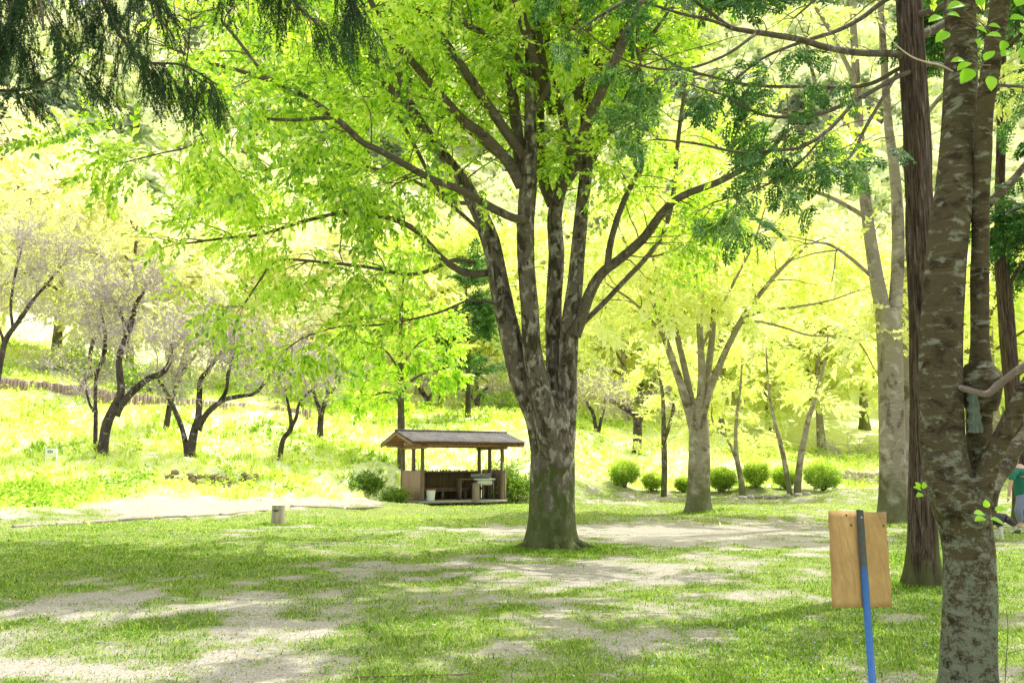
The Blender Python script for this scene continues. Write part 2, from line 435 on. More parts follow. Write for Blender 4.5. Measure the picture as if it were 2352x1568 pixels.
TB = plain('twig_brown', (.17, .125, .08), .9, .3, 8)

def ground_mat():
    m, nt, out = mat('lawn_and_gravel')
    a = nt.nodes.new('ShaderNodeAttribute'); a.attribute_name = 'v'
    b = nt.nodes.new('ShaderNodeAttribute'); b.attribute_name = 'bank'
    v = coords(nt)
    n1 = noise(nt, v, 9., 5, .7); n2 = noise(nt, v, 45., 4, .7); n3 = noise(nt, v, 1.7, 5, .6); n4 = noise(nt, v, 160., 2, .6)
    grav = mix(nt, ramp(nt, n4, [(.3, (0, 0, 0)), (.7, (1, 1, 1))]), (.34, .30, .265), (.88, .835, .79))
    grav = mix(nt, ramp(nt, n2, [(.38, (0, 0, 0)), (.62, (1, 1, 1))]), (.24, .20, .155), grav)
    grav = mix(nt, mth(nt, 'MULTIPLY', ramp(nt, n1, [(.45, (0, 0, 0)), (.7, (1, 1, 1))]), .5), grav, (.26, .27, .13))
    grav = mix(nt, mth(nt, 'MULTIPLY', n3, .3), grav, (.38, .36, .26))
    gr = mix(nt, n2, (.09, .14, .025), (.27, .37, .07))
    gr = mix(nt, ramp(nt, n1, [(.35, (0, 0, 0)), (.7, (1, 1, 1))]), gr, (.32, .33, .15))
    k = mth(nt, 'ADD', a.outputs['Fac'], mth(nt, 'MULTIPLY', mth(nt, 'SUBTRACT', n1, .5), 1.3))
    k = mth(nt, 'ADD', k, mth(nt, 'MULTIPLY', mth(nt, 'SUBTRACT', n2, .5), .9))
    c = mix(nt, ramp(nt, k, [(.28, (0, 0, 0)), (.74, (1, 1, 1))]), grav, gr)
    bank = mix(nt, n1, (.56, .68, .14), (.95, .97, .55))
    bank = mix(nt, ramp(nt, n3, [(.42, (0, 0, 0)), (.75, (1, 1, 1))]), bank, (.96, .95, .80))
    c = mix(nt, b.outputs['Fac'], c, bank)
    princ(nt, out, c, .95, n2, .5, .02, .1)
    return m
GM = ground_mat()

# ------------------------------------------------------------------ ground
GB = [  # (px, py, sx, sy, weight): where grass thins (negative) or thickens
    (1600, 1222, 330, 26, -1.1), (1150, 1215, 120, 12, -.35), (880, 1350, 420, 40, -.2), (1250, 1330, 330, 45, -.2), (560, 1450, 110, 70, -.40),
    (180, 1400, 220, 30, -.45), (180, 1530, 300, 35, -.36), (600, 1540, 300, 40, -.25), (1500, 1310, 300, 35, -.25), (1750, 1370, 120, 20, -.35),
    (250, 1260, 420, 45, .55), (900, 1180, 400, 26, .6), (1280, 1258, 110, 16, .9), (1900, 1480, 480, 110, .28), (1300, 1560, 400, 45, .35),
    (1500, 1165, 400, 20, .5), (2200, 1300, 200, 90, .4), (450, 1300, 250, 40, .2), (1180, 1450, 300, 40, -.08), (1900, 1300, 150, 30, .15),
    (420, 1163, 190, 20, -1.7), (640, 1150, 190, 16, -1.5), (820, 1146, 70, 12, -1.2), (2000, 1185, 150, 14, .2), (1700, 1145, 250, 9, -.3), (1450, 1150, 160, 10, -.5)]
def grassiness(x, y, z):
    px, py = proj(x, y, z)
    g = .645+.8*(fbm(x*.55, y*.55, 4, 3)-.5)+1.7*(fbm(x*2.3, y*1.9, 4, 77)-.5)
    for cx, cy, sx, sy, w in GB: g = g+w*np.exp(-((px-cx)/sx)**2-((py-cy)/sy)**2)
    g = np.where(y < 4, .6, g)
    return g
def bankness(x, y):
    t = x/np.maximum(y, 6)
    y0 = np.interp(t, [-.9, -.56, -.40, -.29, -.18, 0, .1, .35, .6], [23.5, 24, 28.3, 29.6, 32.5, 39, 41, 44, 44])
    return np.clip((y-y0)/1.3+.3*(fbm(x*.7, y*.7, 3, 8)-.5), 0, 1)
def axis(segs):
    out = []
    for a, b, n in segs: out += list(np.linspace(a, b, n, endpoint=False))
    out.append(segs[-1][1]); return np.array(out)
ys = axis([(-60, 3, 22), (3, 24, 200), (24, 60, 240), (60, 100, 60), (100, 330, 90)])
xs = axis([(-420, -60, 60), (-60, -26, 80), (-26, 26, 430), (26, 60, 80), (60, 420, 60)])
X, Y = np.meshgrid(xs, ys); xf, yf = X.ravel(), Y.ravel(); zf = hgt(xf, yf)
g = MB(); idx = np.arange(len(xf)).reshape(X.shape)
f = np.stack([idx[:-1, :-1], idx[:-1, 1:], idx[1:, 1:], idx[1:, :-1]], -1).reshape(-1, 4)
g.add(np.stack([xf, yf, zf], 1), f, np.clip(grassiness(xf, yf, zf), 0, 1))
go = g.build('ground', GM, smooth=True); go['kind'] = 'structure'; go['label'] = 'lawn with pale gravel patches rising to bright grassy banks'
ba = go.data.attributes.new('bank', 'FLOAT', 'POINT'); ba.data.foreach_set('value', bankness(xf, yf).astype(np.float32))

# ------------------------------------------------------------------ grass
def blades(n, ya, yb, size, tmax=.64, pw=1.6, cond=None, cl=0):
    u = rng.random(n); y = (ya**(1-pw)+(yb**(1-pw)-ya**(1-pw))*u)**(1/(1-pw)) if pw != 1 else ya*(yb/ya)**u
    x = rng.uniform(-tmax, tmax, n)*y
    if cl:
        cx = x; cy = y
        x = np.repeat(cx, cl)+rng.normal(0, .045, n*cl)*np.repeat(rng.uniform(.6, 2, n), cl); y = np.repeat(cy, cl)+rng.normal(0, .045, n*cl)*np.repeat(rng.uniform(.6, 2, n), cl)
    z = hgt(x, y)
    k = cond(x, y, z); x, y, z = x[k], y[k], z[k]
    n = len(x); a = rng.uniform(0, 2*PI, n); L = size*rng.uniform(.45, 1.4, n)*(1+.02*y)
    lean = rng.uniform(.15, .9, n)
    d = np.stack([np.cos(a)*lean, np.sin(a)*lean, np.ones(n)], 1); d = nrm(d)
    s = np.stack([-np.sin(a), np.cos(a), 0*a], 1); w = (.0016+.00030*y)*rng.uniform(.7, 1.5, n)*(size/.05)**.3
    p = np.stack([x, y, z-.004], 1)
    mid = p+d*(L*.55)[:, None]; tip = p+d*L[:, None]+np.stack([np.cos(a)*L*.3, np.sin(a)*L*.3, -.12*L], 1)
    V = np.stack([p-s*w[:, None], p+s*w[:, None], mid+s*w[:, None]*.8, tip, mid-s*w[:, None]*.8], 1)
    i = np.arange(n)[:, None]*5
    return V.reshape(-1, 3), i+np.array([[0, 1, 2]]), i+np.array([[0, 2, 4]]), i+np.array([[4, 2, 3]]), n, x, y, z
def add_blades(mb, r, v):
    V, f1, f2, f3, n, *_ = r; n0 = mb.n
    mb.add(V, f1, np.repeat(np.clip(v, 0, 1), 5)); mb.Fq.append(f2+n0); mb.Fq.append(f3+n0)
gm = MB()
def lawn_cond(thr, j=.12):
    return lambda x, y, z: (grassiness(x, y, z)+rng.normal(0, j, len(x)) > thr) & (bankness(x, y) < .5)
r = blades(420000, 5.2, 24, .021, cond=lawn_cond(.54, .2), pw=1.5); add_blades(gm, r, .42+.5*(fbm(r[5]*.9, r[6]*.9, 3, 2)-.5)+rng.normal(0, .2, r[4]))
r = blades(150000, 22, 46, .030, cond=lawn_cond(.50, .2), pw=1.0); add_blades(gm, r, .62+.6*(fbm(r[5]*.5, r[6]*.5, 3, 33)-.5)+rng.normal(0, .2, r[4]))
r = blades(90000, 14, 42, .026, cond=lawn_cond(.55, .2), pw=1.2); add_blades(gm, r, .55+rng.normal(0, .2, r[4]))
r = blades(6500, 5.2, 26, .048, cond=lawn_cond(.74, .2), cl=18, pw=1.5); add_blades(gm, r, .45+rng.normal(0, .2, r[4]))
cxs = [(.75, 17, .62, 2600, .07), (6.0, 29, .5, 900, .08), (5.34, 11.8, .38, 900, .06), (2.96, 5.9, .30, 500, .035), (10.9, 25, .55, 700, .08), (-6.0, 23.6, .25, 500, .07)]
for cx_, cy_, rr_, nn_, hh_ in cxs:
    r = blades(nn_*3, 6, 7, hh_, cond=lambda x, y, z: x < 1e9); an_ = rng.uniform(0, 2*PI, r[4]); q_ = rr_*(1+rng.exponential(.35, r[4])); nx_ = cx_+q_*np.cos(an_); ny_ = cy_+q_*np.sin(an_)
    off = np.stack([nx_-r[5], ny_-r[6], hgt(nx_, ny_)-r[7]], 1); V_ = (r[0].reshape(-1, 5, 3)+off[:, None]).reshape(-1, 3)
    add_blades(gm, (V_,)+tuple(r[1:]), .42+rng.normal(0, .2, r[4]))
o = gm.build('lawn_grass', GR); tag(o, 'short patchy green grass growing through the gravel lawn', 'grass', kind='stuff')
wm = MB()
bk = lambda x, y, z: bankness(x, y)+rng.normal(0, .2, len(x)) > .6
def wv(r): return .47+1.5*(fbm(r[5]*.35, r[6]*.35, 3, 21)-.5)+rng.normal(0, .16, r[4])
r = blades(9000, 23, 62, .17, cond=bk, cl=12, pw=1.3); add_blades(wm, r, wv(r))
r = blades(70000, 23, 60, .10, cond=bk, pw=1.2); add_blades(wm, r, wv(r)+.1)
# leafy weeds
n = 26000; y = 23*(62/23)**rng.random(n); x = rng.uniform(-.64, .64, n)*y; k = bk(x, y, 0) & (fbm(x*.5, y*.5, 3, 55) > .47); x, y = x[k], y[k]
s = np.stack([x, y, hgt(x, y)+rng.uniform(.0, .28, len(x))], 1)
place_sprays(wm, [spray_template(L=.3, n=6, leaf=.12, wd=.35, seed=300+k, droop=.1) for k in range(4)], s, rng.normal(0, 1, (len(x), 3))*[1, 1, .6]+[0, 0, .4], 1., .4+.9*(fbm(x*.4, y*.4, 3, 60)-.5), .15)
o = wm.build('bank_weeds', WD); tag(o, 'bright yellow-green grass and weeds covering the banks', 'weeds', kind='stuff')
# litter: dry leaves, bits of bark, pebbles
lm_ = MB(); n = 4000; y = 5.2*(22/5.2)**rng.random(n); x = rng.uniform(-.62, .62, n)*y; z = hgt(x, y)+.006+.012*rng.random(n)
q = leafset(np.stack([x, y, z], 1), nrm(rng.normal(0, 1, (n, 3))*[1, 1, .18]), nrm(rng.normal(0, .25, (n, 3))+[0, 0, 1]), rng.uniform(.010, .034, n)*(1+.03*y), .3, .3)
lm_.add(q.reshape(-1, 3), leaf_faces(n), np.repeat(rng.random(n), 4)); o = lm_.build('leaf_litter', leaf_mat('dry_leaf', (.22, .15, .09), (.45, .34, .22), (.78, .68, .54), .2, 1.1, .0)); tag(o, 'dry leaves and bits of bark strewn over the gravel', 'litter', kind='stuff')
# tiny blue flowers in the near lawn
n = 1100; y = 5.3*(12/5.3)**rng.random(n); x = rng.uniform(-.15, .62, n)*y
k = (fbm(x*1.3, y*1.3, 3, 90) > .47); x, y = x[k], y[k]; z = hgt(x, y)+.035
fl = MB(); q = .0055+.003*rng.random(len(x))
V = np.stack([np.stack([x-q, y, z], 1), np.stack([x, y-q, z+.002], 1), np.stack([x+q, y, z+.004], 1), np.stack([x, y+q, z+.006], 1)], 1)
fl.add(V.reshape(-1, 3), np.arange(len(x)*4).reshape(-1, 4))
o = fl.build('small_flowers', plain('flower_blue', (.42, .45, .88), .7, .1)); tag(o, 'tiny pale blue flowers scattered in the near lawn', 'flowers', kind='stuff')
# ------------------------------------------------------------------ trees
def PX(pts):
    """limb given as (px, py, half-width px, distance) -> metres"""
    P = np.array([at(a, b, d) for a, b, r, d in pts]); R = np.array([r/ppm(d)/math.sqrt(1+((a-W/2)/F)**2) for a, b, r, d in pts])
    return P, R
def fix_base(P, dz=.12):
    P = P.copy(); P[0, 2] = h1(P[0, 0], P[0, 1])-dz; return P
SD = np.array([math.sin(math.radians(50))*.5, math.cos(math.radians(50))*.5, .866])
OPEN = [(870, 1352, 75, 17), (610, 1424, 70, 10), (610, 1482, 95, 26), (230, 1424, 170, 9), (300, 1460, 90, 8), (1010, 1287, 75, 9), (1240, 1332, 95, 10), (1150, 1300, 60, 6), (1440, 1345, 110, 8), (1620, 1222, 330, 20), (1820, 1345, 80, 9),
        (140, 1545, 150, 13), (420, 1535, 110, 11), (760, 1562, 120, 9), (960, 1245, 90, 8), (700, 1262, 110, 5), (1340, 1372, 70, 6), (1700, 1420, 80, 7), (1130, 1428, 60, 6), (1500, 1500, 60, 6), (2120, 1470, 80, 10), (700, 1315, 90, 5), (480, 1380, 90, 5), (1900, 1500, 70, 8)]
def onpath(s):                       # leaves cut from the crowns so sun falls on chosen lawn patches
    g_ = s-SD*(s[:, 2]/SD[2])[:, None]
    px, py = proj(g_[:, 0], np.maximum(g_[:, 1], 3), 0*g_[:, 0]); wx = px+60*(fbm(g_[:, 0]*1.3, g_[:, 1]*1.3, 3, 5)-.5); wy = py+16*(fbm(g_[:, 0]*1.1+4, g_[:, 1]*1.7, 3, 6)-.5)
    k = np.zeros(len(s))
    for ox, oy, sx, sy in OPEN: k = np.maximum(k, np.exp(-(np.abs((wx-ox)/(sx*1.15))**3)-(np.abs((wy-oy)/(sy*1.35))**3)))
    return (rng.random(len(s)) > np.minimum(1, 1.25*k)) | (g_[:, 1] < 3.5)
def gaps(s, thr=.5):                 # leaves dropped by noise along the sun's path, shaped to dapple the ground
    g_ = s-SD*(s[:, 2]/SD[2])[:, None]
    return (fbm(g_[:, 0]*.42+11, g_[:, 1]*.75+5, 3, 202) > thr) & onpath(s)
def length(P): return float(np.linalg.norm(np.diff(P, axis=0), axis=1).sum())
def foliate(limbs, leaf, twig, dens=1.3, L1=1.8, m2=4, L2=.8, m3=4, T=SP, vb=.5, ss=1., tmin=.3, flat=.5, up=.0, sag=.03, r1=.018, tw=3, clip=None, spj=.4, vscale=.5, tips=True, fork=.8):
    for li, (P, R) in enumerate(limbs):
        m = max(2, int(length(P)*dens))
        s, d, r, t = along(P, R, m, tmin, .95, flat, .6, up)
        if tips: s = np.vstack([s, P[-1:].repeat(3, 0)]); d = np.vstack([d, nrm(P[-1]-P[-2])+rng.normal(0, .4, (3, 3))]); t = np.append(t, [1, 1, 1]); r = np.append(r, [R[-1]]*3)
        L = L1*(1.15-.55*t)*rng.uniform(.6, 1.2, len(s))
        rr = np.minimum(r*.6, r1)
        P1, R1 = grow(s, d, L, rr, 7, .17, sag)
        s2, d2, i2, t2 = kids(P1, m2, .2, fork, flat, .7, up*.5)
        P2, R2 = grow(s2, d2, L2*rng.uniform(.5, 1.2, len(s2))*(1.2-.5*t2), R1[i2, 3]*.5, 5, .16, sag)
        s3, d3, i3, t3 = kids(P2, m3, .25, .8, flat, .8, -.05)
        s4 = P2[:, -1]; d4 = P2[:, -1]-P2[:, -2]
        s3 = np.vstack([s3, s4]); d3 = np.vstack([nrm(d3), nrm(d4)])
        if clip is not None:
            k = clip(s3); s3, d3 = s3[k], d3[k]
            k = clip(P2[:, -1]); P2, R2 = P2[k], R2[k]
        if twig is not None:
            tubes(twig, P1, R1, tw+1); tubes(twig, P2, R2, tw)
        v = vb+vscale*(fbm(s3[:, 0]*.9+s3[:, 2]*.5, s3[:, 1]*.9+s3[:, 2]*.8, 3, li)-.5)*1.2
        place_sprays(leaf, T, s3, d3, ss*rng.uniform(.75, 1.2, len(s3)), v+rng.normal(0, .07, len(s3)), .2, spj)
def limb_obj(P, R, n, S, name, m, par, base, rough=.06, seed=0, lobes=0, flare=0):
    p, r = spline(P, R, n); mb = MB(); tube(mb, p, r, S, rough, lobes, seed, True, flare)
    mb.build(name, m, par, base, True); return p, r

# ---- 1. the large multi-stemmed tree in the middle
D0 = 17.0
base = on(1268, D0); big = thing('broadleaf_tree', 'large multi-stemmed tree with mottled bark standing in the middle of the lawn', 'tree', base)
tr = [(1268, 1256, 62, 17), (1267, 1225, 54, 17), (1268, 1150, 51, 17), (1270, 1060, 50, 17), (1268, 990, 49, 17), (1264, 940, 46, 17), (1262, 905, 34, 17.05)]
P, R = PX(tr); P = fix_base(P, .15); limb_obj(P, R, 7, 40, 'trunk', BZ, big, base, .05, 3, 5, .28)
LIMBS = dict(
 A=[(1252, 1050, 42, 16.95), (1236, 960, 41, 16.9), (1196, 870, 38, 16.9), (1170, 760, 35, 16.9), (1148, 660, 33, 16.95), (1128, 560, 31, 17), (1090, 465, 27, 17.1), (1045, 395, 24, 17.3), (1000, 334, 22, 17.5), (955, 270, 20, 17.7), (925, 190, 17, 17.9), (912, 90, 15, 18.1), (908, -40, 13, 18.3), (900, -260, 8, 18.6)],
 A2=[(1000, 335, 15, 17.5), (970, 285, 14, 17.6), (930, 232, 13, 17.8), (880, 190, 12, 18.1), (830, 140, 10, 18.4), (770, 60, 8, 18.7), (700, -40, 6, 19)],
 B=[(1268, 1130, 12, 17.05), (1266, 1070, 30, 16.9), (1262, 1000, 36, 16.68), (1240, 900, 33, 16.65), (1222, 800, 28, 16.6), (1216, 700, 27, 16.6), (1208, 600, 26, 16.6), (1208, 500, 27, 16.55), (1214, 420, 26, 16.5), (1218, 330, 20, 16.5), (1218, 230, 18, 16.45), (1219, 120, 17, 16.4), (1219, 0, 15, 16.4), (1216, -160, 11, 16.4), (1205, -380, 7, 16.4)],
 B1=[(1198, 430, 14, 16.5), (1165, 370, 13, 16.35), (1110, 310, 12, 16.1), (1065, 277, 11, 15.9), (1010, 215, 10, 15.7), (945, 140, 9, 15.4), (883, 60, 8, 15.1), (850, 0, 7, 14.9), (810, -90, 5, 14.6)],
 B2=[(1206, 430, 16, 16.6), (1196, 380, 15, 16.7), (1184, 270, 14, 16.8), (1170, 170, 13, 16.9), (1155, 80, 12, 17.), (1134, 0, 11, 17.1), (1110, -120, 8, 17.3)],
 B3=[(1212, 180, 9, 16.4), (1180, 125, 9, 16.3), (1143, 92, 8, 16.1), (1067, 57, 7, 15.7), (990, 28, 6, 15.3), (923, 3, 5, 15.), (850, -40, 4, 14.6)],
 B4=[(1228, 255, 7, 16.4), (1262, 195, 7, 16.2), (1290, 120, 6, 16), (1318, 66, 5, 15.8), (1335, 0, 4, 15.6)],
 D=[(1278, 1040, 33, 17.15), (1280, 930, 29, 17.25), (1272, 800, 26, 17.3), (1272, 690, 25, 17.3), (1278, 590, 25, 17.3), (1274, 500, 23, 17.3), (1288, 430, 20, 17.3), (1310, 378, 17, 17.3), (1300, 310, 14, 17.35), (1285, 240, 12, 17.4), (1262, 140, 11, 17.5), (1252, 20, 10, 17.6), (1245, -120, 7, 17.8)],
 D2=[(1268, 470, 14, 17.3), (1250, 420, 13, 17.4), (1240, 340, 12, 17.5), (1240, 260, 11, 17.6), (1236, 160, 9, 17.8), (1225, 40, 7, 18)],
 E=[(1292, 1040, 36, 17.), (1302, 940, 32, 17.), (1304, 850, 31, 17), (1308, 760, 30, 17), (1320, 660, 26, 17), (1328, 570, 24, 17), (1338, 470, 22, 17), (1347, 380, 21, 17), (1346, 290, 19, 17.05), (1346, 190, 18, 17.1), (1349, 90, 17, 17.2), (1350, -20, 15, 17.3), (1352, -200, 10, 17.4)],
 E2=[(1345, 400, 12, 17), (1376, 330, 10, 16.9), (1420, 270, 8, 16.7), (1450, 200, 7, 16.5), (1480, 110, 5, 16.2), (1540, 20, 4, 16)],
 Fr=[(1318, 770, 17, 16.9), (1334, 735, 14, 16.85), (1352, 680, 13, 16.75), (1380, 630, 12, 16.65), (1430, 590, 11, 16.5), (1480, 545, 11, 16.3), (1520, 490, 10, 16.1), (1567, 450, 9, 15.9), (1661, 413, 8, 15.6), (1754, 357, 6, 15.3), (1810, 300, 4, 15.1)],
 F2=[(1394, 622, 8, 16.6), (1402, 560, 7.5, 16.5), (1422, 490, 7, 16.5), (1452, 420, 6.5, 16.4), (1474, 378, 6, 16.4), (1462, 300, 5.5, 16.3), (1475, 200, 5, 16.2), (1464, 90, 4.5, 16.1), (1475, -30, 3.5, 16)],
 F3=[(1330, 750, 9, 17.2), (1420, 660, 8, 17.6), (1530, 520, 8, 18.2), (1560, 300, 7, 18.8), (1590, 80, 5, 19.3)],
 Cl=[(1205, 505, 11, 16.4), (1178, 500, 10, 16.2), (1135, 480, 10, 15.9), (1060, 438, 9, 15.5), (985, 408, 8.5, 15.1), (880, 350, 8, 14.7), (830, 325, 8, 14.5), (775, 275, 8, 14.3), (700, 222, 7, 14.1), (622, 186, 6.5, 13.9), (540, 160, 5, 13.7), (460, 138, 4, 13.5), (390, 110, 3, 13.3)],
 C2=[(622, 188, 5, 13.9), (590, 150, 4.5, 13.9), (548, 95, 4, 13.8), (500, 38, 3.5, 13.7), (462, -20, 3, 13.6)],
 C3=[(770, 272, 5, 14.3), (725, 272, 4.5, 14.1), (680, 276, 4, 13.9), (600, 273, 4, 13.7), (512, 272, 3.5, 13.4), (475, 306, 3, 13.2), (430, 338, 2.5, 13.1), (370, 352, 2, 13), (290, 372, 2, 12.9)],
 G=[(1128, 625, 9, 16.9), (1085, 630, 9, 16.6), (1050, 618, 8, 16.3), (1010, 588, 7.5, 16), (962, 535, 7, 15.7), (915, 508, 6.5, 15.4), (850, 492, 5.5, 15.1), (790, 488, 5, 14.9), (700, 508, 4.5, 14.6), (600, 538, 4, 14.3), (510, 548, 3, 14.1), (420, 560, 2.5, 13.9)],
 G2=[(1090, 602, 5, 16.6), (1040, 598, 5, 16.2), (985, 622, 5, 15.8), (930, 630, 4.5, 15.4), (860, 616, 4, 15.1), (760, 604, 3.5, 14.8), (640, 598, 3, 14.5), (600, 640, 2.5, 14.3), (560, 700, 2, 14.2)],
 G3=[(1150, 700, 6, 16.9), (1080, 690, 5, 16.3), (1000, 720, 4.5, 15.9), (880, 745, 4, 15.5), (780, 750, 3.5, 15.2), (700, 775, 3, 15), (660, 800, 2, 14.9)],
 Hh=[(1130, 560, 9, 17.1), (1070, 500, 8, 17.8), (960, 420, 7, 18.6), (820, 380, 6, 19.2), (660, 380, 5, 19.8), (520, 420, 4, 20.2)],
 Ih=[(1085, 470, 9, 17.1), (1010, 440, 8, 17.8), (900, 250, 7, 18.6), (760, 160, 6, 19.4), (620, 110, 5, 20)],
)
hl = {}
for k, pts in LIMBS.items():
    P, R = PX(pts); nm = 'stem' if k in ('A', 'B', 'D', 'E') else 'limb'
    R = R*{'A': .70, 'B': .78, 'D': .76, 'E': .72, 'A2': .75, 'G3': .6, 'Hh': .6, 'Ih': .6, 'F3': .75}.get(k, 1)*np.where(np.array([q[1] for q in pts]) > 940, 1.05, 1)
    S = 26 if nm == 'stem' else 12
    hl[k] = limb_obj(P, R, 5, S, nm, BZ if nm == 'stem' else BL, big, base, .07 if nm == 'stem' else .1, len(k)*7+ord(k[0]))
bx = on(1268, 17.)
for q, (an_, ln_) in enumerate(((3.35, 1.15), (4.1, .8), (4.75, .7), (5.4, .95), (6.1, 1.1), (.6, .9), (2.4, .9))):
    dv = np.array([math.cos(an_), math.sin(an_), 0]); pp = [bx+dv*.28+[0, 0, .30], bx+dv*.42+[0, 0, .11], bx+dv*(.44+.22*ln_)+[.03, 0, .02], bx+dv*(.44+.5*ln_)+[.05, .05, -.06]]
    mb = MB(); p_, r_ = spline(np.array(pp), np.array([.13, .10, .06, .03]), 5); tube(mb, p_, r_, 12, .16, 0, q); mb.build('root', BZ, big, base, True)
# limbs above and toward the viewer, out of the frame, that shade the lawn
hidden = []
hd = np.array([[a, b] for a, b in ((-6, -5), (-3, -7), (0.5, -6.5), (3.5, -6), (6, -3), (6.5, 1), (4, 5), (0, 6.5), (-4, 5), (-7, 1), (-1.5, -3.5), (2, -3))])
for i, (dx, dy) in enumerate(hd):
    r_ = (1.4, 0.3, 0.0)[i % 3]
    z0 = 7.0+1.5*(i % 3)
    src = np.array([.8+dx*.06, 17+dy*.06, z0]); dst = np.array([.8+dx, 17+dy, 10.6+2.0*(i % 3)+rng.uniform(0, 1)])
    m_ = (src+dst)/2+np.array([0, 0, .9])
    P, R = spline(np.array([src, m_, dst]), np.array([.10, .07, .03]), 5); hidden.append((P, R))
hb = MB()
for P, R in hidden: tube(hb, P, R, 8, .1, 0, 4)
for k in ('A', 'B', 'D', 'E', 'A2'):           # crown top
    p = hl[k][0][-1]; P, R = spline(np.array([p, p+rng.normal(0, .5, 3)+[0, 0, 1.6], p+rng.normal(0, 1, 3)+[0, 0, 3.4]]), np.array([hl[k][1][-1], .05, .02]), 5)
    hidden.append((P, R)); tube(hb, P, R, 8, .1, 0, 4)
hb.build('upper_limbs', BL, big, base, True)
def in_sight(s):
    px, py = proj(s[:, 0], s[:, 1], s[:, 2]); return px, py
leaf = MB(); twig = MB()
def clip_main(s):
    px, py = in_sight(s)
    lo = np.interp(px, [150, 230, 330, 370, 420, 540, 640, 780, 900, 1100, 1400, 1800], [330, 430, 470, 600, 690, 790, 850, 900, 860, 800, 760, 560])
    return ((py < lo) & (py > -20) & (fbm(s[:, 0]*.9+s[:, 1]*.3, s[:, 2]*1.3, 3, 71) > .34) & onpath(s)) | ((py < 0) & gaps(s, .61))
low = [hl[k] for k in ('G', 'G2', 'G3')]
foliate([hl[k] for k in ('Cl', 'C3', 'C2')], leaf, twig, 2.9, 1.5, 4, .75, 5, SP, .42, 1.1, .30, .45, 0, .05, .014, 3, clip_main)
foliate(low, leaf, twig, 2.3, 1.25, 4, .6, 3, SP, .48, 1., .36, .35, -.03, .07, .012, 3, clip_main)
foliate([hl[k] for k in ('A', 'A2', 'B1', 'B2', 'B3', 'B4', 'Hh', 'Ih')], leaf, twig, 3.3, 1.9, 4, .85, 5, SP, .5, 1.12, .38, .5, 0, .05, .016, 3, clip_main)
foliate([hl[k] for k in ('B', 'D', 'D2', 'E')], leaf, twig, 2.3, 1.6, 4, .85, 4, SP, .5, 1.12, .45, .6, 0, .05, .015, 3, clip_main)
foliate([hl[k] for k in ('E2', 'Fr', 'F2', 'F3')], leaf, twig, 2.7, 1.5, 4, .75, 4, SP, .55, 1.08, .25, .5, 0, .05, .014, 3, clip_main)
foliate(hidden, leaf, twig, 1.7, 2.3, 4, 1.1, 4, SPB, .5, 1., .2, .5, 0, .02, .018, 3, lambda s: gaps(s, .61))
twig.build('twigs', TB, big, base); leaf.build('crown', LG, big, base)

# ---- 2. second tree, behind and to the right
base = on(1603, 29.); t2 = thing('broadleaf_tree', 'medium forked tree with pale mottled trunk standing right of the big central tree', 'tree', base)
P, R = PX([(1604, 1180, 29, 29), (1604, 1150, 27, 29), (1606, 1080, 25, 29), (1606, 1010, 24, 29), (1603, 950, 22, 29), (1603, 915, 15, 29)]); P = fix_base(P, .15)
limb_obj(P, R, 5, 24, 'trunk', BZ2, t2, base, .05, 5, 5, .25)
L2 = [[(1600, 1010, 17, 29), (1584, 950, 15, 29), (1563, 880, 13, 29), (1535, 800, 11, 29), (1510, 720, 9, 29), (1490, 670, 8, 28.8), (1455, 600, 6, 28.5), (1420, 520, 4, 28)],
      [(1600, 985, 13, 29.1), (1580, 880, 11, 29.2), (1562, 800, 10, 29.3), (1545, 730, 9, 29.5), (1520, 670, 8, 29.6), (1500, 590, 6, 29.8), (1490, 500, 4, 30)],
      [(1604, 960, 14, 28.9), (1612, 870, 13, 28.8), (1608, 770, 11, 28.8), (1604, 690, 10, 28.7), (1590, 600, 8, 28.6), (1588, 520, 6, 28.5), (1570, 420, 4, 28.3)],
      [(1606, 970, 14, 29.1), (1622, 880, 12, 29.1), (1634, 790, 11, 29.2), (1640, 700, 9, 29.3), (1644, 620, 8, 29.4), (1656, 540, 7, 29.5), (1672, 440, 5, 29.6)],
      [(1608, 980, 13, 28.9), (1628, 905, 12, 28.8), (1652, 840, 11, 28.7), (1682, 775, 10, 28.5), (1712, 720, 9, 28.3), (1745, 676, 8, 28.1), (1800, 612, 6, 27.9), (1860, 560, 4, 27.7)],
      [(1715, 728, 5, 28.3), (1760, 712, 4.5, 28), (1820, 706, 4, 27.6), (1905, 690, 3, 27.2), (1990, 660, 2, 27)],
      [(1705, 742, 4, 28.3), (1740, 738, 4, 28), (1800, 752, 3.5, 27.5), (1860, 770, 3, 27), (1935, 772, 2.6, 26.6), (1975, 790, 2.4, 26.5), (2010, 850, 2, 26.5)],
      [(1540, 800, 6, 29), (1500, 740, 5, 28.4), (1450, 690, 4, 28), (1390, 650, 3, 27.6)],
      [(1610, 800, 6, 28.7), (1650, 720, 5, 28.3), (1690, 640, 4, 28), (1730, 560, 3, 27.8), (1760, 470, 2.5, 27.6)]]
l2 = []
for i, pts in enumerate(L2):
    P, R = PX(pts); R = R*.72; l2.append(limb_obj(P, R, 5, 12, 'limb', BZ2, t2, base, .07, i+30))
leaf = MB(); twig = MB()
foliate(l2, leaf, twig, 1.25, 2.3, 4, 1.1, 4, SPB, .6, 1.05, .40, .42, 0, .04, .02, 3, lambda s: (in_sight(s)[1] < 900))
twig.build('twigs', TB, t2, base); leaf.build('crown', LY, t2, base)

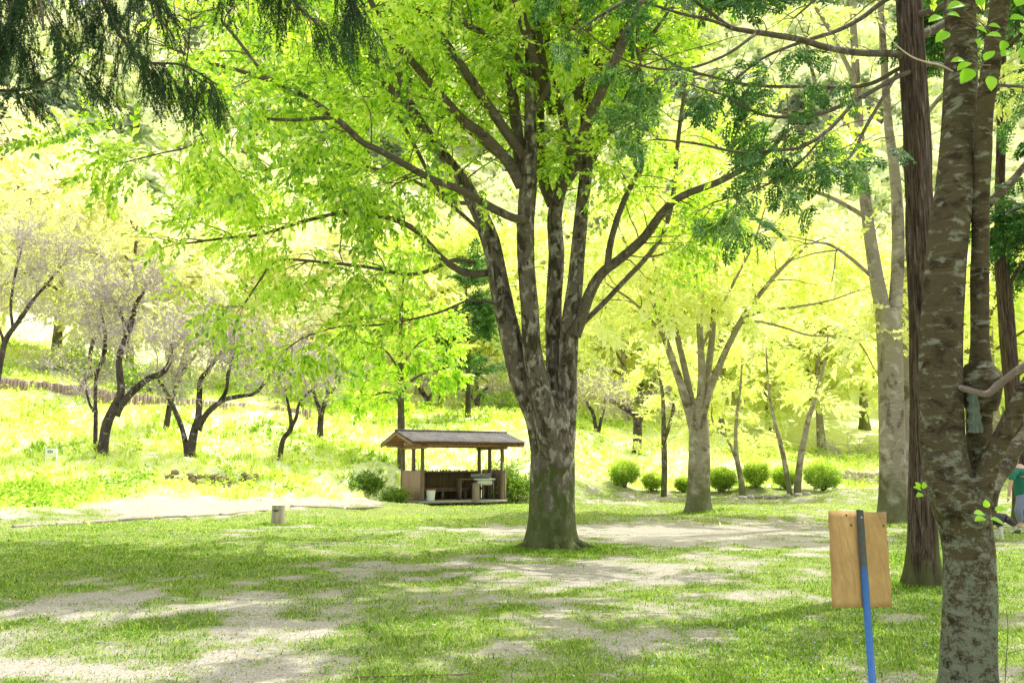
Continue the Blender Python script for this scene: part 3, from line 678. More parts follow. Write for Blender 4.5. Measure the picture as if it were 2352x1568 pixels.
# ---- 3. tall pale trunk by the cedar
base = on(2052, 25.); t3 = thing('broadleaf_tree', 'tall pale-barked tree standing just left of the reddish cedar', 'tree', base)
P, R = PX([(2055, 1200, 40, 25), (2052, 1170, 34, 25), (2050, 1080, 32, 25), (2048, 960, 31, 25), (2045, 850, 30, 25), (2042, 760, 30, 25), (2036, 710, 27, 25)]); P = fix_base(P, .15)
limb_obj(P, R, 5, 24, 'trunk', BZ2, t3, base, .05, 9, 4, .3)
L3 = [[(2038, 780, 22, 25), (2025, 700, 19, 25), (2010, 620, 17, 25), (1998, 540, 15, 25), (1988, 460, 14, 25), (1978, 360, 12, 25), (1970, 240, 11, 25), (1962, 100, 9, 25), (1955, -60, 7, 25), (1950, -240, 4, 25)],
      [(2046, 780, 20, 25), (2056, 700, 17, 25), (2062, 600, 16, 25.1), (2062, 500, 15, 25.2), (2055, 400, 13, 25.3), (2040, 280, 11, 25.4), (2030, 130, 9, 25.5), (2020, -40, 7, 25.6), (2010, -240, 4, 25.6)],
      [(2076, 1150, 14, 26), (2078, 1000, 13, 26), (2078, 860, 12, 26), (2074, 780, 14, 26), (2078, 700, 11, 26), (2085, 600, 9, 26), (2092, 450, 7, 26), (2096, 250, 5, 26)],
      [(1985, 440, 7, 25), (1930, 340, 6, 24.6), (1880, 220, 5, 24.2), (1850, 90, 4, 23.8)],
      [(1992, 500, 6, 25), (1900, 450, 5, 24.6), (1800, 420, 4, 24.3), (1700, 360, 3, 24)],
      [(2052, 380, 7, 25.3), (2130, 260, 6, 25), (2220, 160, 5, 24.6), (2330, 60, 4, 24)],
      [(1970, 200, 6, 25), (1900, 60, 5, 25), (1820, -60, 4, 25)],
      [(2008, 640, 5, 25), (1950, 590, 4, 24.2), (1900, 560, 3, 23.4), (1850, 560, 2, 23)]]
l3 = []
for i, pts in enumerate(L3):
    P, R = PX(pts)
    if i == 2: P = fix_base(P, .1)
    l3.append(limb_obj(P, R, 5, 14, 'stem' if i < 3 else 'limb', BZ2, t3, base, .07, i+50))
leaf = MB(); twig = MB()
foliate([l3[i] for i in (0, 1, 3, 4, 5, 6, 7)], leaf, twig, 1.2, 2.4, 4, 1.1, 4, SPB, .55, 1., .35, .45, 0, .04, .02, 3, lambda s: (in_sight(s)[1] < 760) & onpath(s))
twig.build('twigs', TB, t3, base); leaf.build('crown', LY, t3, base)

# ---- 4. reddish cedar with spreading flat branches
DC = 11.8
base = on(2122, DC); t4 = thing('conifer_tree', 'reddish stringy-barked conifer with long bare branches and dark flat needles', 'tree', base)
P, R = PX([(2122, 1345, 47, DC), (2122, 1310, 40, DC), (2120, 1240, 35, DC), (2120, 1100, 34, DC), (2122, 900, 33, DC), (2118, 700, 33, DC), (2112, 500, 34, DC), (2106, 300, 34, DC), (2096, 150, 33, DC), (2088, 0, 33, DC), (2078, -200, 30, DC), (2070, -600, 22, DC), (2070, -1100, 10, DC)]); P = fix_base(P, .12)
limb_obj(P, R, 6, 44, 'trunk', BC, t4, base, .10, 11, 7, .3)
L4 = [[(2080, 132, 10, 11.8), (2051, 124, 9.5, 11.7), (1980, 122, 9, 11.5), (1901, 110, 8.5, 11.2), (1840, 92, 8, 11), (1774, 80, 7.5, 10.8), (1720, 72, 6.5, 10.6), (1677, 63, 6, 10.4), (1640, 35, 5, 10.3), (1594, 0, 4, 10.1), (1550, -50, 3, 10)],
      [(1677, 63, 4, 10.4), (1625, 45, 4, 10.2), (1567, 33, 3.5, 10), (1480, 5, 3, 9.7)],
      [(2090, 150, 7, 11.8), (2061, 160, 6, 11.9), (2001, 192, 5.5, 12), (1930, 202, 5, 12.1), (1867, 200, 4.5, 12.1), (1734, 197, 4, 12.1), (1650, 180, 3.5, 12), (1567, 157, 3, 12), (1500, 120, 2, 12)],
      [(2090, 165, 7, 11.7), (2055, 180, 6, 11.5), (1968, 227, 6, 11.2), (1867, 264, 5, 10.9), (1767, 267, 4, 10.6), (1700, 240, 3.5, 10.4), (1667, 220, 3, 10.3), (1600, 200, 2, 10.1)],
      [(1968, 228, 5, 11.2), (1901, 300, 5, 10.8), (1841, 337, 4.5, 10.5), (1790, 345, 4, 10.2), (1700, 350, 3.5, 9.9), (1600, 330, 3, 9.7), (1510, 320, 2, 9.5)],
      [(2080, 10, 8, 11.9), (2044, -5, 7, 11.9), (1977, 43, 6, 11.8), (1917, 73, 5.5, 11.6), (1841, 97, 4.5, 11.4), (1760, 130, 3.5, 11.2), (1690, 180, 3, 11)],
      [(2105, 35, 10, 11.7), (2140, 25, 9, 11.5), (2190, 0, 8, 11.2), (2260, -40, 6, 10.8)],
      [(2110, 85, 12, 11.8), (2150, 65, 11, 12), (2200, 40, 9, 12.3), (2300, 0, 6, 12.8)],
      [(2110, 150, 8, 11.9), (2160, 150, 7, 12.3), (2260, 190, 5, 13), (2350, 200, 4, 13.5)],
      [(1901, 300, 3, 10.8), (1850, 360, 3, 10.4), (1790, 410, 3, 10), (1720, 440, 2.5, 9.7), (1640, 465, 2, 9.4)],
      [(2060, 170, 5, 11.6), (1990, 290, 4.5, 10.8), (1960, 350, 4, 10.3), (1930, 380, 3, 10)],
      [(1734, 80, 4, 10.6), (1660, 130, 3.5, 10.2), (1560, 160, 3, 9.9), (1440, 140, 2.5, 9.5), (1330, 60, 2, 9.3)],
      [(2070, -120, 8, 11.8), (1900, -80, 7, 11.4), (1700, -60, 6, 10.9), (1500, -20, 5, 10.5), (1390, 30, 4, 10.2), (1330, 70, 2.5, 10)]]
l4 = []
for i, pts in enumerate(L4):
    P, R = PX(pts); l4.append(limb_obj(P, R, 5, 9, 'branch', BL, t4, base, .1, i+70))
leaf = MB(); twig = MB()
def clipc(s):
    px, py = in_sight(s); lo = np.interp(px, [1280, 1360, 1450, 1600, 1750, 1850, 2060, 2100], [110, 150, 330, 500, 560, 470, 420, 300])
    n_ = fbm(px*.011, py*.016, 3, 14)-.065
    return ((py < lo) & (n_ > .42) & (((px < 1900) & (py > 130+40*n_)) | (n_ > .56) | (py > 300)) & onpath(s)) | ((py < -10) & onpath(s))
foliate([l4[i] for i in (0, 1, 2, 5, 6, 7, 8)], leaf, twig, 1.6, 1.1, 4, .5, 2, HN, .4, 1., .45, .25, -.12, .05, .008, 3, clipc)
foliate([l4[i] for i in (3, 4, 9, 10, 11, 12)], leaf, twig, 2.0, .9, 4, .5, 2, HN, .5, .8, .35, .25, -.10, .06, .008, 3, clipc)
ph = [(np.array([at(2085, -200-q*150, DC), at(2085, -200-q*150, DC)+[1.7*math.cos(q*2.1), 1.7*math.sin(q*2.1), .2], at(2085, -200-q*150, DC)+[3.1*math.cos(q*2.1), 3.1*math.sin(q*2.1), -.1]]), np.array([.05, .03, .01])) for q in range(9)]
ph = [spline(a, b, 4) for a, b in ph]
bb = MB(); [tube(bb, p, r, 7, .1) for p, r in ph]; bb.build('upper_branches', BL, t4, base, True)
foliate(ph, leaf, twig, 2.5, 1.3, 4, .6, 4, HN, .4, 1.6, .2, .3, -.05, .04, .008, 3, lambda s: gaps(s, .58))
twig.build('twigs', TB, t4, base); leaf.build('crown', LH, t4, base)

# ---- 5. near multi-stem tree with lichen at the right
DB = 5.9
base = on(2222, DB); t5 = thing('broadleaf_tree', 'nearest tree, dark lichen-crusted trunk splitting into several stems at the right', 'tree', base)
P, R = PX([(2222, 1640, 68, DB), (2224, 1560, 62, DB), (2226, 1450, 62, DB), (2228, 1350, 61, DB), (2226, 1270, 60, DB), (2216, 1200, 63, DB), (2206, 1150, 70, DB), (2208, 1105, 62, DB+.02), (2210, 1080, 40, DB+.03)]); P = fix_base(P, .1)
limb_obj(P, R, 9, 48, 'trunk', BBL, t5, base, .06, 21, 5, .2)
L5 = [[(2200, 1180, 52, 5.86), (2182, 1110, 56, 5.86), (2165, 1020, 54, 5.88), (2161, 900, 52, 5.9), (2161, 780, 51, 5.92), (2168, 660, 50, 5.95), (2179, 540, 49, 6), (2192, 430, 46, 6.05), (2200, 320, 43, 6.1), (2206, 200, 42, 6.15), (2207, 80, 40, 6.2), (2203, -40, 38, 6.25), (2200, -260, 30, 6.4), (2190, -600, 18, 6.6)],
      [(2240, 1180, 36, 5.98), (2246, 1100, 33, 6.), (2249, 1010, 31, 6.), (2250, 940, 31, 6.), (2252, 890, 36, 6.), (2252, 850, 30, 6.), (2251, 780, 23, 6), (2250, 660, 23, 6), (2252, 540, 22, 6), (2252, 450, 23, 6), (2258, 350, 22, 5.95), (2262, 260, 22, 5.9), (2272, 180, 24, 5.85), (2285, 90, 25, 5.8), (2298, 0, 25, 5.75), (2312, -140, 20, 5.7), (2330, -500, 12, 5.7)],
      [(2238, 1200, 34, 5.8), (2252, 1130, 29, 5.78), (2272, 1070, 25, 5.75), (2296, 1015, 23, 5.7), (2325, 960, 23, 5.65), (2352, 905, 22, 5.6), (2400, 800, 18, 5.5), (2440, 600, 12, 5.5)],
      [(2262, 1190, 24, 5.95), (2276, 1130, 20, 6), (2293, 1092, 20, 6.1), (2310, 1068, 22, 6.15), (2330, 1030, 20, 6.2), (2358, 1000, 19, 6.3), (2420, 900, 15, 6.5)],
      [(2270, 470, 11, 6), (2300, 440, 11, 6), (2330, 410, 10, 6.05), (2365, 370, 9, 6.1), (2450, 300, 6, 6.2)],
      [(2276, 150, 8, 5.85), (2300, 120, 7, 5.8), (2335, 90, 6, 5.7), (2380, 40, 5, 5.6)],
      [(2190, 165, 2.6, 6.1), (2160, 150, 2.4, 5.8), (2125, 142, 2.2, 5.6), (2090, 128, 2, 5.5), (2050, 95, 1.6, 5.4), (2010, 40, 1.2, 5.3)]]
mats5 = [BB, BBL, BBL, BBL, BB, BB, plain('dead_twig', (.6, .5, .47), .9, .2)]
l5 = []
for i, pts in enumerate(L5):
    P, R = PX(pts); l5.append(limb_obj(P, R, 7, 34 if i < 4 else 10, 'stem' if i < 4 else ('dead_twig' if i == 6 else 'limb'), mats5[i], t5, base, .05 if i else .03, i+90))
# swollen burl, the stub lying across it and the slab of peeled wood under it
mb = MB(); c = at(2250, 885, 5.93); P = np.array([c+[0, 0, -.16], c+[0, -.01, -.09], c+[0, -.02, 0], c+[0, -.01, .07], c+[0, 0, .14]]); p, r = spline(P, np.array([.09, .115, .125, .115, .08]), 5); tube(mb, p, r, 30, .22, 0, 8); mb.build('burl', BBL, t5, base, True)
mb = MB(); P, R = PX([(2198, 888, 6, 5.8), (2215, 893, 8, 5.77), (2240, 900, 8, 5.74), (2268, 904, 9, 5.74), (2290, 886, 10, 5.74), (2320, 862, 10, 5.74), (2358, 834, 9, 5.74)]); p, r = spline(P, R, 5); tube(mb, p, r, 12, .22, 0, 5); mb.build('dead_branch', bark_mat('bark_dead', (.22, .18, .15), (.40, .36, .32), (.10, .08, .06), 20, 20, .6, .6, None, 1, 0, None, .6, .01), t5, base, True)
mb = MB(); c = at(2238, 945, 5.76)
V = []; nn = 12
for i in range(nn):
    t = i/(nn-1); w = .026+.022*t+.006*math.sin(i*1.7); z = .12-.25*t
    V += [c+[-w+.012*math.sin(i*2.2), .01*math.sin(i), z], c+[-w*.3, -.035+.008*math.cos(i*1.3), z-.006], c+[w*.35, -.038, z-.002], c+[w+.01*math.cos(i*1.9), .0, z+.008*math.sin(i)],
          c+[w*.9, .03, z], c+[-w*.9, .03, z]]
f = [(i*6+k, (i+1)*6+k, (i+1)*6+(k+1) % 6, i*6+(k+1) % 6) for i in range(nn-1) for k in range(6)]
mb.add(V, f); mb.build('peeled_slab', wood_mat('wood_grey_green', (.20, .25, .19), (.06, .08, .06), (60, 60, 5), .9), t5, base)
# big near leaves and small shoots
def big_leaf(mb, p, d, nr, L, v):
    d = np.array(d, float); d /= np.linalg.norm(d); s = np.cross(nr, d); s /= np.linalg.norm(s); nr = np.cross(d, s)
    prof = [(0, .02), (.12, .22), (.25, .33), (.4, .40), (.48, .36), (.6, .37), (.68, .29), (.8, .24), (.87, .14), (1, .0)]
    V = []
    for t, w in prof:
        c_ = p+d*L*t-nr*L*.16*t*t; V += [c_-s*w*L+nr*w*L*.35, c_, c_+s*w*L+nr*w*L*.35]
    f = []
    for i in range(len(prof)-1):
        a = i*3; f += [(a, a+1, a+4, a+3), (a+1, a+2, a+5, a+4)]
    mb.add(V, f, v)
lf = MB(); tg = MB()
for (px, py, dd, L, ang) in [(2180, 75, 5.3, .10, 200), (2205, 40, 5.3, .08, 150), (2165, 40, 5.2, .09, 180), (2240, 65, 5.25, .075, -10), (2270, 60, 5.2, .07, 5), (2215, 12, 5.3, .11, 175), (2255, 15, 5.3, .07, 100), (2240, 90, 5.3, .06, -50),
                       (2215, 140, 5.25, .08, 165), (2235, 160, 5.25, .11, 215), (2262, 140, 5.2, .08, 60), (2272, 175, 5.2, .09, -85), (2230, 145, 5.22, .09, 190), (2300, 130, 5.2, .09, 40), (2320, 45, 5.1, .10, 20), (2340, 70, 5.1, .09, -30), (2300, 85, 5.1, .08, 150), (2335, 15, 5.1, .11, 60), (2345, 110, 5.1, .08, -80),
                       (2310, 95, 5.2, .07, 230)]:
    a = math.radians(ang); d = np.array([math.cos(a), -.25+.3*rng.random(), math.sin(a)-.25]); c_ = at(px, py, dd)
    big_leaf(lf, c_, d, (rng.normal(0, .25), -.75, .6), L*1.05, rng.uniform(.45, .75))
    P, R = grow(c_[None], -d[None]+[[.3, .2, .4]], .12, .0018, 4, .1); tg = MB(); tubes(tg, P, R, 4); tg.build('shoot', TB, t5, base)
for (px, py, dd, L, ang) in [(2118, 1128, 5.6, .065, 150), (2112, 1122, 5.6, .05, 120), (2120, 1135, 5.55, .05, 190), (2120, 1122, 5.6, .045, 80), (2262, 1182, 5.4, .075, 165), (2262, 1190, 5.4, .07, 185), (2275, 1192, 5.4, .07, -10), (2285, 1172, 5.4, .07, 15), (2268, 1165, 5.4, .05, 110), (2290, 1198, 5.4, .05, -20)]:
    a = math.radians(ang); d = np.array([math.cos(a), -.3, math.sin(a)]); big_leaf(lf, at(px, py, dd), d, (rng.normal(0, .3), -.5, .8), L, rng.uniform(.6, .9))
P, R = PX([(2228, 40, 1.5, 5.35), (2215, 25, 1.5, 5.3), (2250, 50, 1.5, 5.28), (2300, 100, 2, 5.5)]); tg = MB(); tube(tg, P, R, 5); tg.build('shoot', TB, t5, base)
P, R = PX([(2275, 150, 2, 5.6), (2250, 150, 1.5, 5.3), (2225, 145, 1.2, 5.25)]); tg = MB(); tube(tg, P, R, 5); tg.build('shoot', TB, t5, base)
P, R = PX([(2262, 1215, 2, 5.55), (2264, 1196, 1.5, 5.4), (2275, 1185, 1, 5.4)]); tg = MB(); tube(tg, P, R, 5); tg.build('shoot', TB, t5, base)
P, R = PX([(2142, 1146, 2, 5.65), (2128, 1136, 1.5, 5.6), (2115, 1124, 1, 5.6)]); tg = MB(); tube(tg, P, R, 5); tg.build('shoot', TB, t5, base)
lf.build('shoot_leaves', leaf_mat('leaf_near', (.14, .34, .01), (.26, .56, .02), (.45, .75, .05), .6, 1.4, .04), t5, base)
cr = []
for q in range(10):
    s = l5[q % 2][0][-6 if q < 6 else -14]; a = q*2.4; e = s+np.array([2.3*math.cos(a), 2.0*math.sin(a), .6+.3*rng.random()])
    cr.append(spline(np.array([s, (s+e)/2+[0, 0, .3], e]), np.array([.03, .02, .008]), 4))
lf = MB(); tg = MB(); [tube(tg, p, r, 7, .1) for p, r in cr]
foliate(cr, lf, tg, 2.4, 1.0, 4, .6, 3, SP, .5, 1.05, .2, .5, 0, .04, .01, 3, lambda s: (in_sight(s)[1] < -40) & gaps(s, .58))
tg.build('twigs', TB, t5, base); lf.build('crown', LG, t5, base)
# ---- 6. another reddish trunk at the right edge
base = on(2350, 25.); t6 = thing('conifer_tree', 'reddish conifer trunk at the right edge behind the lichen-crusted tree', 'tree', base)
P, R = PX([(2352, 1192, 27, 25), (2346, 1100, 22, 25), (2334, 1000, 21, 25), (2324, 880, 20, 25), (2314, 760, 20, 25), (2306, 660, 19, 25), (2298, 590, 15, 25), (2296, 450, 12, 25), (2300, 300, 12, 25), (2300, 0, 12, 25), (2300, -400, 8, 25)]); P = fix_base(P)
limb_obj(P, R, 5, 26, 'trunk', BC, t6, base, .10, 31, 6, .3)
lb = [PX([(2300, 560, 6, 25), (2340, 520, 5, 24.4), (2400, 500, 3, 23.4)]), PX([(2306, 680, 6, 25), (2345, 610, 5, 25), (2400, 560, 3, 25)]), PX([(2298, 300, 6, 25), (2330, 260, 5, 24.4), (2420, 250, 3, 23.4)]), PX([(2300, 120, 6, 25), (2240, 60, 5, 24.4), (2180, 60, 3, 23.4)]),
      PX([(2305, 500, 6, 25), (2330, 480, 5, 25.6), (2400, 470, 3, 26)])]
lb = [spline(p, r, 4) for p, r in lb]; 
for p, r in lb: bb = MB(); tube(bb, p, r, 7); bb.build('branch', BL, t6, base, True)
leaf = MB(); twig = MB(); foliate(lb, leaf, twig, 2.4, 1.3, 4, .8, 4, HN, .35, 1.8, .3, .3, -.1, .05, .008, 3)
twig.build('twigs', TB, t6, base); leaf.build('crown', LH, t6, base)

# ---- 7. dark cedar whose boughs hang into the top left
base = np.array([-6.2, 6.2, 0.]); t7 = thing('cedar_tree', 'dark cedar whose hanging needle boughs reach into the upper left corner', 'tree', base)
mb = MB(); P = np.array([[-6.2, 6.2, -.1], [-6.2, 6.2, 1.], [-6.15, 6.2, 4], [-6.1, 6.2, 8], [-6.1, 6.2, 14]]); p, r = spline(P, np.array([.42, .34, .30, .22, .06]), 8); tube(mb, p, r, 30, .1, 6, 4, True, .3); mb.build('trunk', BC, t7, base, True)
L7 = [[(-700, 200, 10, 6.2), (-300, 20, 9, 5.9), (-60, -90, 8, 5.7), (120, -80, 7, 5.6), (220, -20, 6, 5.5), (275, 80, 5, 5.45), (330, 140, 3.5, 5.4), (420, 150, 3, 5.35), (500, 195, 2, 5.3)],
      [(-650, 250, 10, 6.2), (-300, 190, 7, 5.8), (-50, 205, 5, 5.5), (60, 205, 4, 5.4), (150, 160, 3, 5.3), (180, 130, 2, 5.3)],
      [(-650, -100, 9, 6.2), (-200, -200, 8, 5.8), (200, -220, 7, 5.5), (520, -130, 6, 5.2), (640, -40, 4, 5.1), (690, 20, 3, 5.05), (735, 60, 2, 5)],
      [(300, -200, 6, 5.5), (600, -180, 5, 5.3), (740, -110, 4, 5.2), (790, -30, 3, 5.2), (812, 30, 2, 5.2)],
      [(-60, -90, 6, 5.7), (40, -60, 5, 5.4), (90, 0, 4, 5.2), (100, 70, 3, 5.1)],
      [(-200, -100, 6, 5.8), (-100, -40, 5, 5.6), (-20, 30, 4, 5.5), (30, 90, 3, 5.4)],
      [(200, -120, 5, 5.5), (300, -60, 4, 5.3), (350, 0, 3, 5.2), (370, 60, 2, 5.2)],
      [(420, 175, 2, 5.35), (432, 120, 2, 5.35), (436, 70, 1.6, 5.3), (440, 25, 1, 5.3)]]
leaf = MB(); twig = MB()
for i, pts in enumerate(L7):
    P, R = PX(pts); p, r = limb_obj(P, R, 6, 8, 'bough', BL, t7, base, .08, i)
    if i == 7: nb, Lb, tm = 16, .22, .3
    else: nb, Lb, tm = int(length(p)*19), .36, .40
    s, d, rr, t = along(p, r, nb, tm, .9, .5, .7, -.2)
    if i == 7: d[:, 2] = np.abs(d[:, 2])*.8+.15
    P1, R1 = grow(s, d, Lb*rng.uniform(.6, 1.2, nb), .003, 6, .10, .05 if i == 7 else .22)
    tubes(twig, P1, R1, 4)
    m3 = 15 if i != 7 else 5
    s3, d3, i3, t3_ = kids(P1, m3, .05, .6, .6, .8, -.35 if i != 7 else .1)
    s3 = np.vstack([s3, P1[:, -1]]); d3 = np.vstack([d3, nrm(P1[:, -1]-P1[:, -2])])
    if i != 7: d3 = nrm(d3+np.array([.15, 0, -.75]))
    px, py = in_sight(s3)
    lo = np.interp(px, [-200, 0, 100, 180, 230, 300, 420, 520, 600, 660, 760, 860], [250, 250, 230, 170, 250, 190, 260, 240, 40, 80, 120, 110])
    k = (py < lo) & ((py < 0) | (fbm(px*.02, py*.012, 3, 41) > .34))
    place_sprays(leaf, CD, s3[k], d3[k], rng.uniform(.5, 1.05, k.sum())*(.7 if i != 7 else .35), .35+.5*(fbm(px[k]*.01, py[k]*.01, 2, 4)-.4), .12, 2.)
twig.build('twigs', TB, t7, base); leaf.build('needles', LC, t7, base)
# ------------------------------------------------------------------ orchard of crooked plum trees on the left bank
def plum(label, D, trunks, zr=1.0, seed=0, leafn=1.0, group='crooked fruit trees on the banks', top=None, small=False):
    base = on(trunks[0][0][0], D); t = thing('plum_tree', label, 'tree', base, group)
    tops = []
    for i, pts in enumerate(trunks):
        q = [(a, b, r, D+(e[0] if e else 0)) for a, b, r, *e in pts]; P, R = PX(q)
        if i == 0 or pts[0][1] >= trunks[0][0][1]-6: P = fix_base(P, .12)
        tops.append(limb_obj(P, R*.86, 5, 14, 'trunk' if i == 0 else 'limb', BP, t, base, .16, seed+i, 4, .15))
    twig = MB(); leaf = MB()
    for (P, R) in tops:
        s, d, r, tt = along(P, R, int(3+length(P)*1.6), .55, .9, .8, .5, .3)
        s = np.vstack([s, P[-1:].repeat(5, 0)]); d = np.vstack([d, nrm(P[-1]-P[-2])+rng.normal(0, .55, (5, 3))+[0, 0, .1]])
        P1, R1 = grow(s, d, zr*rng.uniform(.8, 1.7, len(s)), .028, 7, .26, -.02)
        tubes(twig, P1, R1, 5, .2)
        s2, d2, i2, _ = kids(P1, 9, .15, 1, .8, .5, .15); P2, R2 = grow(s2, d2, zr*rng.uniform(.4, 1., len(s2)), .016, 5, .3, 0); tubes(twig, P2, R2, 3, .5)
        s3, d3, i3, _ = kids(P2, 4, .1, 1.1, .8, .4, .1); P3, R3 = grow(s3, d3, zr*rng.uniform(.15, .45, len(s3)), .0095, 4, .3, 0); tubes(twig, P3, R3, 3, .8)
        k = rng.random(len(P3)) < .62*leafn
        up = np.clip((P3[:, -1, 2]-P3[:, -1, 2].min())/max(1e-3, np.ptp(P3[:, -1, 2])), 0, 1); k &= rng.random(len(P3)) < .25+.9*up
        place_sprays(leaf, [spray_template(L=.16, n=4, leaf=.085, wd=.3, seed=500+q_, droop=.0) for q_ in range(4)], P3[k, -1], rng.normal(0, 1, (k.sum(), 3))+[0, 0, .3], 1., rng.uniform(.3, .9, k.sum()), .2)
    twig.build('twigs', TW, t, base); leaf.build('crown', LP, t, base)
    return t
plum('gnarled plum tree cut by the left edge, leaning right on the bank', 36, [[(-12, 862, 8), (4, 820, 8), (16, 775, 8), (45, 735, 7), (75, 690, 5), (110, 650, 4, .5), (150, 600, 3, .8)], [(10, 790, 5), (0, 760, 4), (-30, 700, 3)], [(30, 760, 5), (25, 700, 4), (35, 630, 4), (50, 570, 3)]], 1.35, 1)
plum('slim plum tree leaning right beside the top of the log retaining wall', 43, [[(176, 898, 8), (196, 872, 7), (206, 830, 6), (212, 790, 6), (226, 758, 4), (240, 720, 3)], [(200, 868, 5), (225, 850, 5), (240, 820, 5), (243, 790, 4), (238, 740, 3)], ], 1.3, 12)
plum('thin upright plum trunk forking low, just left of the thickest plum trunk', 34, [[(220, 1012, 6), (220, 960, 6), (219, 905, 5), (222, 862, 5), (236, 820, 5), (242, 770, 5), (232, 715, 4), (240, 690, 3)], [(216, 945, 4), (205, 925, 3), (198, 895, 3)]], 1.4, 20)
plum('thickest plum tree, its white-flecked trunk splitting into an upright and a long right-leaning limb', 33.5, [[(236, 1025, 15), (243, 985, 14), (258, 945, 13), (278, 900, 11), (275, 860, 9), (274, 820, 9), (288, 780, 9), (302, 740, 8), (312, 700, 6), (330, 670, 5)], [(262, 950, 11), (300, 905, 10), (340, 870, 9), (370, 858, 8), (388, 835, 6), (395, 790, 5)], [(290, 790, 5), (284, 740, 5), (262, 690, 3)]], 1.45, 30)
plum('plum tree with a dark leaning trunk behind the V-shaped plum', 38, [[(382, 965, 8), (390, 930, 8), (402, 890, 8), (414, 850, 7), (428, 800, 6), (440, 760, 4)], [(404, 890, 5), (395, 850, 5), (380, 790, 4)], [(408, 880, 5), (430, 840, 5), (460, 800, 4)]], 1.3, 40)
plum('V-shaped plum tree with two trunks from one foot, the right one branching low', 34, [[(436, 1026, 13), (446, 990, 11), (456, 955, 9), (458, 910, 8), (462, 870, 7), (482, 845, 6), (500, 815, 4)], [(434, 1020, 9), (420, 990, 7), (400, 940, 7), (380, 900, 6), (362, 865, 5)], [(452, 985, 9), (475, 950, 8), (510, 920, 7), (550, 910, 6), (585, 903, 5), (610, 875, 4), (640, 830, 3)], [(505, 924, 6), (520, 895, 5), (524, 860, 5), (535, 820, 3)]], 1.5, 50)
plum('small forked plum tree on the middle of the left bank', 36, [[(642, 1036, 7), (650, 1010, 7), (668, 985, 6), (666, 950, 5), (660, 920, 4), (655, 880, 3)], [(664, 990, 5), (680, 960, 5), (686, 930, 4), (705, 905, 4), (728, 885, 3)]], 1.25, 60)
plum('plum tree with a short dark trunk forking near the right end of the log wall', 42, [[(735, 988, 9), (737, 960, 8), (742, 935, 7), (760, 900, 5), (790, 870, 4)], [(738, 950, 6), (725, 915, 5), (715, 880, 4)], [(740, 945, 4), (752, 905, 4), (745, 860, 3)]], 1.3, 70)
plum('pair-like plum trunk far behind the shelter, the left of two', 60, [[(986, 938, 8), (982, 920, 7), (970, 900, 6), (955, 880, 4)], [(984, 918, 5), (1000, 895, 4)]], 1.4, 80, 1.6)
plum('plum trunk far behind the shelter, the right of two', 61, [[(1010, 944, 8), (1012, 920, 7), (1018, 895, 6), (1030, 870, 4)], [(1012, 910, 4), (1000, 890, 3)]], 1.4, 90, 1.6)
plum('short stout orchard tree far behind the roof of the shelter', 58, [[(1096, 958, 7), (1096, 935, 7), (1100, 910, 5), (1120, 890, 3)], [(1096, 925, 4), (1070, 895, 3)]], 1.4, 95, 1.8)
plum('orchard tree with two leaning limbs right behind the big central trunk', 52, [[(1372, 975, 6), (1362, 950, 5), (1350, 930, 4), (1340, 905, 3)], [(1372, 970, 5), (1385, 945, 4), (1390, 915, 3)]], 1.2, 100, 1.8)
plum('dark Y-shaped orchard tree left of the medium forked tree', 50, [[(1462, 996, 12), (1464, 970, 11), (1455, 950, 9), (1430, 935, 7), (1400, 918, 5)], [(1466, 966, 9), (1485, 950, 6), (1515, 935, 4)]], 1.2, 110, 1.8)

# ------------------------------------------------------------------ slim trees near the clipped bushes
def slim(label, D, trunks, m, crownm, L1=1.6, dens=1.3, vb=.6, name='young_tree', T=SPB, L2=.8, clip=None, group=None, ss=.9, tmin=.35):
    base = on(trunks[0][0][0], D); t = thing(name, label, 'tree', base, group); ls = []
    for i, pts in enumerate(trunks):
        P, R = PX([(a, b, r, D) for a, b, r in pts]); P = P+np.linspace(0, 1, len(P))[:, None]*np.array([0, rng.normal(0, .4), 0])
        if i == 0 or pts[0][1] > 1100: P = fix_base(P, .1)
        ls.append(limb_obj(P, R, 5, 12, 'trunk' if i == 0 else 'limb', m, t, base, .08, i+3))
    leaf = MB(); twig = MB()
    foliate(ls, leaf, twig, dens, L1, 4, L2, 4, T, vb, ss, tmin, .5, .05, .03, .014, 3, clip)
    twig.build('twigs', TB, t, base); leaf.build('crown', crownm, t, base); return t
slim('slim crooked tree between the bushes left of the forked tree', 41, [[(1524, 1130, 7), (1526, 1080, 7), (1525, 1030, 6.5), (1524, 990, 6), (1523, 955, 5), (1520, 900, 4), (1510, 850, 3)], [(1526, 1010, 5), (1540, 975, 4.5), (1550, 945, 4), (1560, 890, 3), (1575, 830, 2)]], BZ, LY, 1.8, 1.4)
slim('slender sapling with a low thin limb reaching left, right of the forked tree', 41, [[(1706, 1132, 8), (1702, 1100, 7), (1694, 1060, 6), (1690, 1020, 5), (1692, 960, 4), (1700, 900, 3), (1705, 830, 2)], [(1690, 1055, 3.5), (1670, 1010, 3), (1640, 980, 2.5), (1630, 955, 2)]], BZ2, LY, 1.6, 1.4)
slim('pale-barked tree with two trunks spreading in a narrow V among the bushes', 41, [[(1830, 1132, 9), (1832, 1100, 8.5), (1836, 1050, 8), (1845, 1000, 7), (1852, 960, 6), (1870, 900, 5), (1885, 830, 3), (1895, 750, 2)], [(1815, 1133, 7), (1808, 1095, 6), (1800, 1050, 6), (1788, 1000, 5), (1775, 950, 4), (1765, 890, 3), (1760, 800, 2)]], BZ2, LY, 2.0, 1.3)
